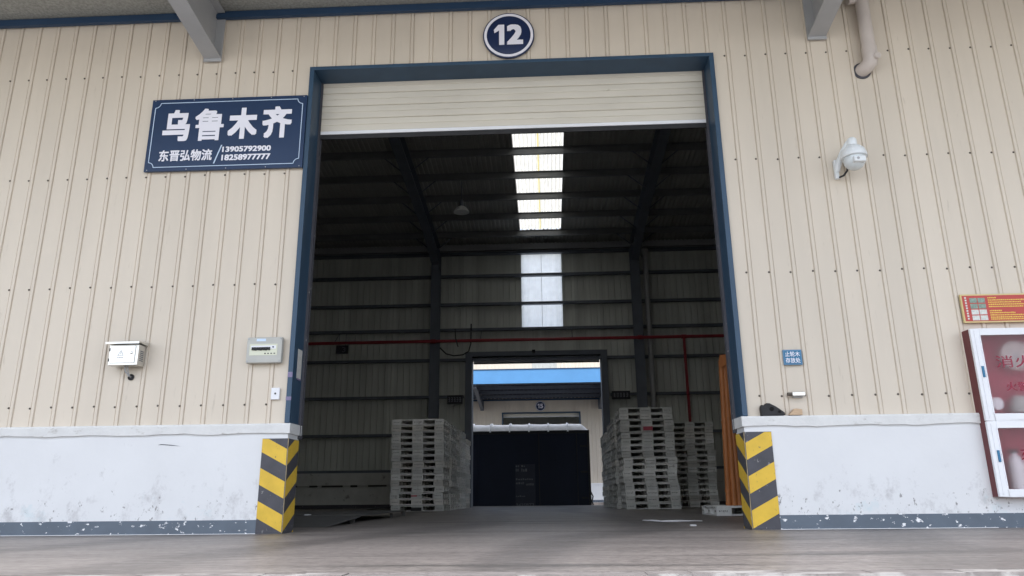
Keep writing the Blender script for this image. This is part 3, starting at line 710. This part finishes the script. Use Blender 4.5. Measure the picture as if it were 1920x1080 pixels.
t = thing('chock_sign', 'small blue sign with two lines of white characters, right of the doorway', 'sign')
MB().box(2.522, 2.695, -.012, .0, 1.452, 1.595).build('board', M['sign_cyan2'], t, bevel=.003)
MB().box(2.533, 2.684, -.0145, -.0122, 1.464, 1.583).build('panel', M['sign_cyan'], t)
text_mesh('lettering', '止轮木', 2.541, 2.676, 1.529, 1.577, -.0165, M['print'], t, bold=.012)
text_mesh('lettering', '存放处', 2.541, 2.676, 1.470, 1.518, -.0165, M['print'], t, bold=.012)

t = thing('door_closer', 'small metal cylinder bracket on the wall below the small blue sign', 'bracket')
MB().box(2.56, 2.675, -.045, -.008, 1.160, 1.198).build('body', M['stainless'], t, bevel=.006)
MB().lathe([(.016,-.03),(.016,.012)], (2.548,-.028,1.179), 'x', 12).build('end_knob', M['screw'], t)
MB().box(2.575, 2.66, -.010, .02, 1.150, 1.165).build('foot', M['steel'], t)
MB().lathe([(.007,0),(.007,.006),(0,.007)], (2.525,.019,1.172), 'y', 8).build('bolt', M['screw'], t)

t = thing('wheel_chock', 'black rubber wheel chock on the ledge right of the doorway', 'wheel chock')
prof = [(2.262,.9885),(2.474,.9885),(2.474,1.012),(2.400,1.068),(2.345,1.098),(2.315,1.100),(2.300,1.078),(2.270,1.085),(2.262,1.060)]
MB().prism(prof, 'y', -.045, .012).build('body', M['rubber'], t, bevel=.004)
M['hole'] = mat('chock_hole', (.004,.004,.004), .9, var=.1)
for X, Z, r_ in ((2.358,1.045,.020),(2.425,1.020,.013)): MB().lathe([(r_,0),(r_,.0015),(0,.0015)], (X,-.0452,Z), 'y', 16).build('hole', M['hole'], t)
o = MB().prism([(2.508,.9885),(2.630,.9885),(2.630,1.040),(2.575,1.048),(2.560,1.044)], 'y', -.045, .010).build('wood_wedge', M['wood'], None, bevel=.003); tag(o, 'small raw wooden wedge on the ledge next to the rubber chock', 'wedge')

# fire cabinet
MB().box(4.187, 5.05, -.02, .28, 0, .257).build('plinth_wall', M['plinth'], pl)
MB().box(4.187, 5.05, .0745, .28, .257, .985).build('plinth_wall', M['plinth'], pl)
MB().box(4.187, 5.05, -.0245, -.0205, .0, .122).build('skirting', M['skirt'], pl)
t = thing('fire_cabinet', 'white framed fire hydrant cabinet with frosted red-lettered glass doors on the right wall', 'fire cabinet')
fx0, fx1, fz0, fz1, fy = 4.187, 5.05, .258, 1.735, -.130
MB().box(fx0+.0, fx0+.011, fy+.032, .072, fz0, fz1).build('case_side', M['cab_side'], t)
MB().box(fx0+.012, fx1-.012, fy+.032, .072, fz1-.012, fz1).box(fx1-.012, fx1, fy+.032, .072, fz0, fz1).box(fx0+.012, fx1-.012, .060, .072, fz0, fz1-.012).box(fx0+.012, fx1-.012, fy+.032, .072, fz0, fz0+.012).build('case', M['cab_red'], t)
def door_leaf(z0, z1, nm):
    e = MB(); fwid = .062
    e.box(fx0, fx0+fwid+.02, fy, fy+.03, z0, z1); e.box(fx1-fwid, fx1, fy, fy+.03, z0, z1)
    e.box(fx0+fwid+.02, fx1-fwid, fy, fy+.03, z1-fwid, z1); e.box(fx0+fwid+.02, fx1-fwid, fy, fy+.03, z0, z0+fwid)
    o = e.build('cabinet_door', M['alu'], t, bevel=.004)
    e = MB(); e.box(fx0+.03, fx0+.036, fy-.006, fy, z0+.02, z1-.02); e.box(fx0+fwid+.012, fx0+fwid+.02, fy-.005, fy, z0+fwid-.008, z1-fwid+.008); e.build('frame_bead', M['alu'], o)
    MB().box(fx0+fwid+.02, fx1-fwid, fy+.012, fy+.017, z0+fwid, z1-fwid).build('glass_pane', M['frost'], o)
    zc = (z0+z1)/2+.02
    MB().box(fx0+.040, fx0+.062, fy-.010, fy, zc-.05, zc+.05).build('handle', M['sign_cyan'], o, bevel=.003)
    return o
du = door_leaf(.905, fz1, 'u'); dl = door_leaf(fz0, .900, 'l')
text_mesh('lettering', '消火栓', 4.37, 4.86, 1.375, 1.485, fy+.0085, M['cab_text'], du, bold=.004)
text_mesh('lettering', '火警电话', 4.42, 4.82, 1.165, 1.245, fy+.0085, M['cab_text'], du, bold=.004)
text_mesh('lettering', '灭火器', 4.43, 4.82, .565, .655, fy+.0085, M['cab_text'], dl, bold=.006)
o = thing('fire_hose', 'coiled white fire hose behind the upper frosted cabinet glass', 'fire hose')
MB().lathe([(.05,0),(.13,0),(.135,.05),(.05,.05)], (4.62,.03,1.50), 'y', 28).build('coil', M['pvc'], o, smooth=True)
MB().lathe([(.02,0),(.03,.05),(.015,.055)], (4.62,.03,1.50), 'y', 16).build('hub', M['steel'], o)
o = thing('hydrant_valve', 'white hydrant valve and hand wheel low behind the upper cabinet glass', 'valve')
MB().lathe([(.0,0),(.09,0),(.095,.02),(.095,.07),(.06,.13),(.05,.15),(0,.15)], (4.57,-.01,.98), 'z', 20).build('body', M['grey_plastic'], o, smooth=True)
MB().lathe([(.030,0),(.055,0),(.055,.02),(.030,.02)], (4.345,-.05,1.06), 'y', 24).build('hand_wheel', M['white'], o)
for q, X in enumerate((4.43, 4.70)):
    o = thing('fire_extinguisher', ('white blurred fire extinguisher, left one behind the lower cabinet glass', 'white blurred fire extinguisher, right one behind the lower cabinet glass')[q], 'fire extinguisher', 'fire extinguishers in the cabinet')
    MB().lathe([(.0,0),(.060,0),(.064,.02),(.064,.26),(.05,.31),(.02,.34),(.018,.36),(0,.36)], (X,-.03,.272), 'z', 20).build('bottle', M['white'], o, smooth=True)
    MB().box(X-.05, X+.03, -.045, -.015, .63, .66).build('lever', M['rubber'], o)

# poster
t = thing('safety_poster', 'red printed safety poster with gold edge above the fire cabinet', 'poster')
px0, px1, pz0, pz1 = 4.215, 5.02, 1.815, 2.088
MB().box(px0, px1, -.020, .0, pz0, pz1).build('board', M['poster_gold'], t)
MB().box(px0+.014, px1-.014, -.0225, -.0202, pz0+.014, pz1-.014).build('print_field', M['poster_red'], t)
for c in range(2):
    for r_ in range(4):
        X = px0+.078+c*.074; Z = pz1-.038-r_*.056
        MB().box(X, X+.066, -.0245, -.0227, Z-.046, Z).build('picture', M['poster_green'] if r_ < 2 else M['poster_pale'], t)
mb = MB()
def rowtext(x0, x1, z, h):
    x = x0
    while x < x1:
        w_ = random.uniform(.008,.016); mb.box(x, x+w_, -.0243, -.0227, z, z+h*random.uniform(.75,1)); x += w_+.004
for z, l in ((.235,.08),(.213,.50),(.192,.30),(.171,.36),(.150,.30),(.110,.10),(.090,.22),(.069,.46),(.048,.28),(.030,.30)): rowtext(px0+.245, px0+.245+l, pz0+z-.005, .012)
kind(mb.build('print_rows', M['poster_yellow'], t), 'stuff')
mb = MB()
for q in range(9): mb.box(px0+.034, px0+.050, -.0243, -.0227, pz0+.03+q*.025, pz0+.046+q*.025)
kind(mb.build('side_print', M['poster_pale'], t), 'stuff')
MB().lathe([(.03,0),(.05,.0),(.05,.001),(.03,.001)], (px0+.62,-.0232,pz0+.13), 'y', 20).build('picture', M['poster_pale'], t)

# ------------------------------------------------------------------ inside: pallets
def pallet_mesh(W=1.255, D=1.08, H=.1425):
    mb = MB(); hw, hd = W/2, D/2
    fx = [(-hw,-hw*.645),(-hw*.21,hw*.21),(hw*.645,hw)]; fyv = [(-hd,-hd*.70),(-hd*.15,hd*.15),(hd*.70,hd)]
    T = H-.010                                  # the rim sits low, the deck boards rise inside it: a shadow gap between stacked pallets
    mb.box(-hw, hw, -hd, hd, .111, T)
    for k in range(7):
        y = -hd + .045 + k*(D-.09-.11)/6; mb.box(-hw+.035, hw-.035, y, y+.11, T, H)
    for a, b_ in fx:
        for c, d in fyv: mb.box(a+.001, b_-.001, c+.001, d-.001, .023, .111)
        mb.box(a, b_, -hd, hd, 0.0008, .023)
    for c, d in fyv: mb.box(-hw, hw, c+.002, d-.002, 0.0015, .021)
    n0 = len(mb.f)
    for i, (a, b_) in enumerate(fx):            # embossed print on the block faces
        x = a+.035
        while x < b_-.05:
            w_ = random.uniform(.012,.03); mb.box(x, x+w_, -hd-.0012, -hd+.002, .055+random.uniform(0,.01), .078); x += w_+.010
    for c, d in fyv:
        for sx_ in (-1,1): mb.box(sx_*hw-.003, sx_*hw+.0012, c+.04, d-.04, .052, .080)
    for c in (-.40,-.26,.26,.40):               # hand slots in the long rim
        for sx_ in (-1,1): mb.box(sx_*hw-.003, sx_*hw+.0012, c*D/1.08-.035, c*D/1.08+.035, .114, .127)
    me = bpy.data.meshes.new('pallet'); me.from_pydata(mb.v, [], mb.f); me.materials.append(M['pallet']); me.materials.append(M['pallet_mark'])
    for p in me.polygons:
        if p.index >= n0: p.material_index = 1
    me.update(); return me
PMES = []
for c_ in ((.68,.68,.67),(.62,.62,.605),(.68,.66,.63),(.60,.61,.595),(.73,.73,.72)):
    M['pallet'] = mat('pallet_plastic', c_, .6, var=.14, scale=6, rnd=.20, stain=(.26,.255,.24), stain_scale=7, stain_thr=.60, stain_soft=.15)
    PMES.append(pallet_mesh())
PME = PMES[0]; PH = .1425
ORD = ['','bottom','second','third','fourth','fifth','sixth','seventh','eighth','ninth','tenth','eleventh','twelfth','thirteenth','fourteenth','fifteenth','sixteenth','seventeenth']
def stack(X, Y, n, where, jit=.022, drift=0.0, h=PH, tags=()):
    for i in range(n):
        o = link('pallet', random.choice(PMES), None, (X+random.uniform(-jit,jit)+drift*i, Y+random.uniform(-jit,jit), i*h), random.uniform(-.008,.008) + (math.pi if i % 3 == 1 else 0))
        o.scale = (1, 1, h/.1425*.998)
        if i == n-1: pos = 'topmost'
        elif i == 0: pos = 'lowest'
        else: pos = ORD[i+1] + ' from the bottom'
        tag(o, f'grey plastic pallet, {pos} of {where}', 'pallet', 'grey pallets stacked by the far doorway')
        o.rotation_euler = (0,0,o.rotation_euler.z if abs(o.rotation_euler.z) < 1 else o.rotation_euler.z-math.pi)
        for (ti, dx, dz, w_, h_, mm) in tags:
            if ti == i: MB().box(dx-w_/2, dx+w_/2, -.547, -.5435, dz, dz+h_).build('tag', mm, o)
Y0 = 11.0
LW = ['the front stack left of the far door','the second stack back on the left','the third stack back on the left','the fourth stack back on the left','the rearmost stack on the left']
RW = ['the front stack right of the far door','the second stack back on the right','the third stack back on the right','the fourth stack back on the right','the rearmost stack on the right']
for i in range(5):
    n_ = (15,15,15,15,14)[i]
    stack(-2.775+(0,.03,-.02,.03,.05)[i], Y0+.54+i*1.13, n_, LW[i], tags=((2,-.05,.05,.14,.03,M['red_tag']),(0,-.03,.01,.26,.08,M['rubber'])) if i == 0 else ())
for i in range(5):
    stack((2.72,2.62,2.60,2.57,2.60)[i], Y0+.54+i*1.13, (16,15,15,14,14)[i], RW[i], drift=-.004 if i == 0 else 0, h=.146, tags=((12,.03,.035,.22,.09,M['red_tag']),) if i == 0 else ())
stack(4.13, 14.0, 15, 'the stack further right, before the back wall', h=.1475)
# lone pallet and orange tubes by the right jamb
lp = link('pallet', PME, None, (3.42, 5.20, 0), 0); tag(lp, 'single grey plastic pallet on the floor carrying the orange tubes', 'pallet')
OR = [(3.005,4.76,3.085,4.80,2.34,'leftmost'),(3.085,4.74,3.135,4.80,2.43,'second from left'),(3.165,4.75,3.165,4.80,2.40,'third from left'),(3.245,4.77,3.235,4.82,2.30,'fourth from left'),(3.10,4.83,3.15,4.90,2.38,'rear')]
for i, (xa, ya, xb, yb, zt_, w_) in enumerate(OR):
    t = thing('orange_tube', f'orange plastic tube, {w_} of the bundle leaning by the right jamb', 'tube', 'orange tubes leaning by the jamb')
    p = lambda f_: (xa+(xb-xa)*f_, ya+(yb-ya)*f_, .1435+(zt_-.1435)*f_)
    mb = MB(); mb.tube([p(q/6) for q in range(7)], [.045,.044,.046,.044,.045,.043,.045], 14, caps=False)
    mb.tube([p(1), p(0)], .038, 14, caps=False); mb.build('tube', M['orange'], t, smooth=True)
    for f_ in (.10,.56): MB().tube([p(f_-.012), p(f_+.012)], .050, 14).build('collar', M['orange'], t, smooth=True)
t = thing('orange_sheet', 'crumpled orange sheet end wrapped round the tube tops', 'sheet')
mb = MB(); mb.prism([(3.035,2.20),(3.12,2.26),(3.21,2.19),(3.22,2.42),(3.17,2.445),(3.10,2.40),(3.05,2.42),(3.03,2.36)], 'y', 4.70, 4.708); mb.build('sheet', M['orange'], t)

# low steel platform with ramp, left behind the guard
t = thing('floor_platform', 'low grey steel platform with sloped front edge inside the doorway, left', 'platform')
MB().prism([(1.45,.0012),(1.50,.0012),(2.98,.070),(2.98,.090),(2.94,.090)], 'x', -4.6, -2.12).build('ramp', M['plate'], t)
MB().box(-4.6, -2.20, 2.985, 6.6, .078, .094).build('deck', M['plate'], t)
for y in (2.99, 6.5): MB().box(-2.26, -2.205, y, y+.07, .0012, .0775).build('leg', M['plate'], t)
MB().box(-4.6, -4.5, 3.0, 6.6, .0012, .0775).build('side_beam', M['plate'], t)
MB().lathe([(.025,0),(.025,.06)], (-2.26,5.6,.004), 'z', 10).build('foot', M['plate'], t)

# ------------------------------------------------------------------ inside: pipes, boards, lamp
t = thing('fire_main', 'dark red fire water pipe running along the back wall above the far door', 'pipe')
MB().tube([(-13,16.72,5.23),(13,16.72,5.23)], .052, 12).build('pipe', M['red_pipe'], t, smooth=True)
MB().tube([(4.78,16.72,5.22),(4.78,16.72,2.2)], .045, 12).build('drop_pipe', M['red_pipe'], t, smooth=True)
for X in (-3.34,3.38,4.78):
    MB().tube([(X-.08,16.72,5.23),(X+.08,16.72,5.23)], .068, 12).build('coupling', M['red_pipe'], t, smooth=True)
for X in (-6.6,-1.8,1.2): MB().tube([(X,16.72,5.28),(X,17.3,5.70)], .012, 6).build('hanger', M['dark_steel'], t)
t = thing('rainwater_pipe', 'grey vertical rainwater pipe beside the right inner column', 'pipe')
MB().tube([(3.74,17.05,8.15),(3.74,17.05,.0)], .09, 12).build('pipe', M['steel'], t, smooth=True)
MB().lathe([(.075,-.15),(.16,.0),(.16,.12),(0,.12)], (3.70,17.05,8.20), 'z', 14).build('hopper', M['steel'], t, smooth=True)
def board(name, label, x0, x1, z0, z1, y=17.26):
    t = thing(name, label, 'sign'); MB().box(x0, x1, y-.03, y, z0, z1).build('board', M['black_board'], t); 
    mb = MB(); n = 5; s_ = (x1-x0)*.86/n
    for i in range(n):
        X = x0+(x1-x0)*.07+i*s_; zc = (z0+z1)/2; h = (z1-z0)*.26
        for q in range(3): mb.box(X+s_*.12, X+s_*(.6+.25*random.random()), y-.033, y-.0302, zc-h+q*h*.85, zc-h+q*h*.85+h*.28)
        mb.box(X+s_*random.uniform(.3,.55), X+s_*.66, y-.0335, y-.0304, zc-h, zc+h)
    kind(mb.build('print', M['dim_print'], t), 'stuff')
board('area_sign', 'small black area sign on the back wall left of the far doorway', -2.93, -2.42, 3.24, 3.53)
board('area_sign', 'small black area sign on the back wall right of the far doorway', 2.43, 3.02, 3.32, 3.58)
t = thing('bay_number_sign', 'small black sign with a pale 3 hanging below the red pipe', 'sign')
MB().box(-6.54, -6.14, 16.68, 16.71, 4.87, 5.15).build('board', M['black_board'], t)
text_mesh('digit', '3', -6.33, -6.22, 4.92, 5.09, 16.676, M['dim_print'], t, bold=.01)
for X in (-6.45,-6.23): MB().tube([(X,16.695,5.14),(X,16.72,5.55)], .008, 6).build('hanger', M['dark_steel'], t)
t = thing('high_bay_lamp', 'unlit aluminium high bay lamp hanging from the roof', 'lamp')
lx, ly, lz = -1.98, 12.65, 8.10
MB().lathe([(.225,0),(.215,.02),(.19,.07),(.13,.14),(.07,.175),(.06,.18)], (lx,ly,lz), 'z', 28).build('reflector', M['lamp'], t, smooth=True)
MB().lathe([(0,.17),(.055,.18),(.06,.30),(.045,.36),(0,.37)], (lx,ly,lz), 'z', 18).build('housing', M['dark_steel'], t, smooth=True)
MB().lathe([(0,-.02),(.035,.0),(.05,.06),(.03,.13),(0,.14)], (lx,ly,lz), 'z', 14).build('bulb', M['white'], t, smooth=True)
MB().tube([(lx,ly,lz+.36),(lx,ly,9.05)], .012, 8).build('stem', M['dark_steel'], t)
t = thing('indoor_camera', 'tiny dark camera mounted above the far doorway', 'security camera')
MB().box(-.13, -.02, 17.05, 17.25, 4.88, 4.96).build('body', M['black_board'], t, bevel=.01)
MB().lathe([(.03,0),(.03,.03),(0,.03)], (-.075,17.05,4.92), 'y', 12).build('lens', M['rubber'], t)
o = MB().tube([(-3.15,16.9,5.05),(-2.95,17.0,4.86),(-2.7,17.05,4.80),(-2.4,17.05,4.83),(-2.22,17.1,4.95),(-2.15,17.1,5.2),(-2.15,17.2,5.9)], .022, 8).build('cable_loop', M['rubber'], None, smooth=True); tag(o, 'black cable looping beside the left inner column over the far door', 'cable')
o = MB().tube([(-2.62,16.65,5.62),(-2.60,16.65,5.3),(-2.52,16.65,5.02)], .018, 8).build('hanging_cable', M['rubber'], None, smooth=True); tag(o, 'short black cable end hanging over the red pipe', 'cable')
# litter
o = MB().tube([(1.456,2.60,.010),(1.55,2.35,.014),(1.62,2.22,.010),(1.80,2.18,.012),(1.98,2.22,.010),(2.10,2.24,.008)], [.006,.010,.008,.011,.007,.004], 6).build('plastic_strip', M['film']); tag(o, 'twisted strip of white plastic film on the floor in the doorway', 'litter')
for i, (X, Y, lb) in enumerate(((1.76,1.0,'tiny white paper scrap on the floor right of the doorway centre'),(-2.85,3.1,'tiny pale scrap lying on the low steel platform'),(4.55,-2.6,'tiny white scrap on the dock floor near the fire cabinet'))):
    z0 = .0006 if X > -2 else .096
    o = MB().prism([(X-.03,Y-.05),(X+.03,Y-.04),(X+.035,Y+.03),(X-.02,Y+.05)], 'z', z0, z0+.012).build('paper_scrap', M['film']); tag(o, lb, 'litter')

# ------------------------------------------------------------------ cargo trailer in the far yard
t = thing('cargo_trailer', 'dark navy cargo trailer with white tarpaulin roof standing beyond the far doorway', 'trailer')
TX0, TX1, TY0, TY1, TZ0, TZ1 = -9.5, 1.885, 22.0, 24.5, -.22, 2.735
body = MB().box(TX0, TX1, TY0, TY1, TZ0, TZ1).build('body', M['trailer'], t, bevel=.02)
MB().box(TX0-.01, TX1+.03, TY0-.035, TY0-.001, TZ1-.10, TZ1+.015).build('top_rail', M['trailer_trim'], body)
MB().box(TX1-.06, TX1+.028, TY0-.03, TY0-.001, TZ0, TZ1-.101).build('corner_post', M['trailer_trim'], body)
for X in (-7.6,-5.8,-4.0,-2.35,-.60,.70): MB().box(X-.02, X+.02, TY0-.010, TY0-.0008, TZ0, TZ1-.101).build('side_rib', M['trailer'], body)
for X in (1.42, -.02):
    MB().tube([(X,TY0-.03,TZ0+.05),(X,TY0-.03,TZ1-.12)], .016, 8).build('lock_bar', M['trailer_trim'], body, smooth=True)
for Z in (.25, 1.2, 2.15):
    MB().box(1.55, 1.80, TY0-.022, TY0-.0105, Z-.035, Z+.035).build('hinge', M['trailer_trim'], body, bevel=.005)
# tarpaulin: bulged between straps
mb = MB(); xs = [TX0]; n = 96; rows = []
for i in range(n+1):
    x = TX0+(TX1-.02-TX0)*i/n
    endf = 1.0 if x < TX1-.26 else max(0.0, 1-((x-(TX1-.26))/.24))
    ph = ((x-1.55) % .745)/.745
    bul = .018*math.sin(math.pi*ph)**.6 + random.uniform(-.003,.003)
    zt_ = TZ1+.02+(.235+bul)*max(.12,endf**.7)
    rows.append([(x,TY0-.01,TZ1+.016),(x,TY0+.10-bul*.4,TZ1+.016+(zt_-TZ1)*.55),(x,TY0+.30,zt_),(x,TY0+1.25,zt_+.10),(x,TY1-.22,zt_),(x,TY1,TZ1+.016)])
for i in range(n):
    for q in range(5): mb.quad(rows[i][q],rows[i+1][q],rows[i+1][q+1],rows[i][q+1])
mb.f.append(tuple(range(0)) ) if False else None
tp = mb.build('tarpaulin', M['tarp'], t, smooth=True)
for q in range(14):
    X = 1.10-.745*q+.0
    if X < TX0: break
    MB().tube([(X,TY0-.045,TZ1-.03),(X,TY0+.06,TZ1+.19),(X,TY0+.28,TZ1+.30),(X,TY0+1.25,TZ1+.40),(X,TY1-.2,TZ1+.30),(X,TY1+.03,TZ1)], .030, 8).build('roof_bow', M['white'], tp, smooth=True)
bd_ = MB().box(-.93, -.18, TY0-.016, TY0-.0012, -.10, 1.50).build('lettering_panel', M['trailer_board'], body)
mb = MB()
def dashes(x0, x1, z, h):
    x = x0
    while x < x1-.03:
        w_ = random.uniform(.03,.07); mb.box(x, x+w_, TY0-.0185, TY0-.0162, z, z+h*random.uniform(.6,1)); x += w_+.03
dashes(-.93+.02,-.78,1.40,.08); dashes(-.70,-.54,1.40,.08); dashes(-.91,-.78,1.24,.11); dashes(-.70,-.46,1.23,.13); dashes(-.91,-.26,.92,.07); dashes(-.91,-.60,.77,.08); dashes(-.52,-.24,.72,.10); dashes(-.91,-.55,.31,.05)
kind(mb.build('small_print', M['trailer_print'], bd_), 'stuff')
text_mesh('plate_number', '3425BT3', -.91, -.24, -.045, .07, TY0-.0185, M['trailer_print'], bd_, bold=.01)
MB().box(TX0+.2, TX1-.05, TY0+.75, TY0+.9, -.50, -.225).box(TX0+.2, TX1-.05, TY1-.9, TY1-.75, -.50, -.225).build('chassis', M['trailer_trim'], t)
for X in (-.1,-1.45,-2.8):
    for yy in (TY0+.20, TY1-.20):
        o = MB().lathe([(.30,-.14),(.47,-.14),(.50,-.10),(.50,.10),(.47,.14),(.30,.14)], (X,yy,-.70), 'y', 28).build('wheel', M['rubber'], t, smooth=True)
        MB().lathe([(.0,-.08),(.12,-.08),(.29,-.13),(.295,.13),(.12,.08),(0,.08)], (X,yy,-.70), 'y', 24).build('rim', M['steel'], o, smooth=True)
MB().tube([(TX1+.02,TY0+.05,.45),(TX1+.09,TY0+.0,.30),(TX1+.04,TY0-.02,.12),(TX1+.10,TY0,-.05)], .025, 8).build('hose', M['trailer_trim'], t, smooth=True)
MB().box(TX1, TX1+.75, TY0+.1, TY1-.1, -.35, -.08).build('rear_bumper', M['trailer_trim'], t)

# ------------------------------------------------------------------ opposite warehouse (number 15)
W2 = thing('opposite_warehouse', 'matching warehouse across the far yard with a bright blue canopy edge', 'warehouse')
Y2 = 34.0
def corr_wall(name, x0, x1, z0, z1, y, m, parent):
    mb = MB(); x = x0; pr = [(0,0),(.166,0),(.176,-.02),(.196,-.02),(.206,0),(.21,0)]
    while x < x1-.002:
        for (a,ya),(b_,yb) in zip(pr[:-1],pr[1:]):
            xa, xb = min(x+a,x1), min(x+b_,x1)
            if xb-xa > 1e-4: mb.quad((xa,y+ya,z0),(xb,y+yb,z0),(xb,y+yb,z1),(xa,y+ya,z1))
        x += .21
    return mb.build(name, m, parent)
for a, c, z0 in ((-XW,-HX,.98),(HX,XW,.98),(-HX,HX,HZ)): corr_wall('wall_sheet', a, c, z0, 5.50, Y2, M['cream'], W2)
corr_wall('wall_sheet', -XW, -.46, 5.50, 8.9, Y2, M['cream'], W2); corr_wall('wall_sheet', .93, XW, 5.50, 8.9, Y2, M['cream'], W2); corr_wall('wall_sheet', -.46, .93, 5.50, 5.76, Y2, M['cream'], W2); corr_wall('wall_sheet', -.46, .93, 8.43, 8.9, Y2, M['cream'], W2)
corr_wall('wall_light_panel', -.46, .93, 5.76, 8.43, Y2+.03, M['grey_plastic'], W2)
for s in (-1,1):
    a, c = sorted((s*2.10, s*XW)); MB().box(a, c, Y2-.03, Y2+.3, 0, .90).build('plinth', M['white'], W2)
    MB().box(a, c, Y2-.06, Y2+.3, .90, .98).build('plinth_cap', M['white'], W2); MB().box(a, c, Y2-.035, Y2-.029, 0, .12).build('skirting', M['skirt'], W2)
    a, c = sorted((s*HX, s*2.08)); MB().box(a, c, Y2-.02, Y2+.3, .985, HZ).build('jamb', M['blue'], W2)
MB().box(-2.08, 2.08, Y2-.02, Y2+.3, HZ-.06, HZ).build('lintel', M['blue'], W2)
s2 = empty('roller_shutter'); s2.parent = W2
link('slat', sme, s2, (0, Y2+.2, 4.56))
MB().box(-2.08, 2.08, Y2+.18, Y2+.22, 4.52, 4.56).build('bottom_bar', M['alu'], s2)
MB().box(-XW, XW, Y2+9, Y2+9.1, 0, 9.5).box(-XW, -XW+.05, Y2+.1, Y2+9, 0, 9).box(XW-.05, XW, Y2+.1, Y2+9, 0, 9).build('rear_wall', M['cream_in'], W2)
MB().prism([(Y2-.2,8.9),(Y2+9.1,9.8),(Y2+9.1,9.85),(Y2-.2,8.95)], 'x', -XW, XW).build('roof', M['cream_in'], W2)
for y in (Y2+4.5,): MB().box(-8, 8, y, y+.1, 4.3, 4.42).build('inner_beam', M['dark_steel'], W2)
canopy(W2, Y2-.025, -1, (-XW, XW), (-9.7,-3.23,3.23,9.7), M['trim_blue'], M['fascia_blue'], M['dark_steel'], sheet=M['soffit_blue'])
disc_sign('opposite_number_sign', 'small round dark number sign reading 15 on the warehouse across the yard', '15', -.03, 5.09, Y2-.03, .276)
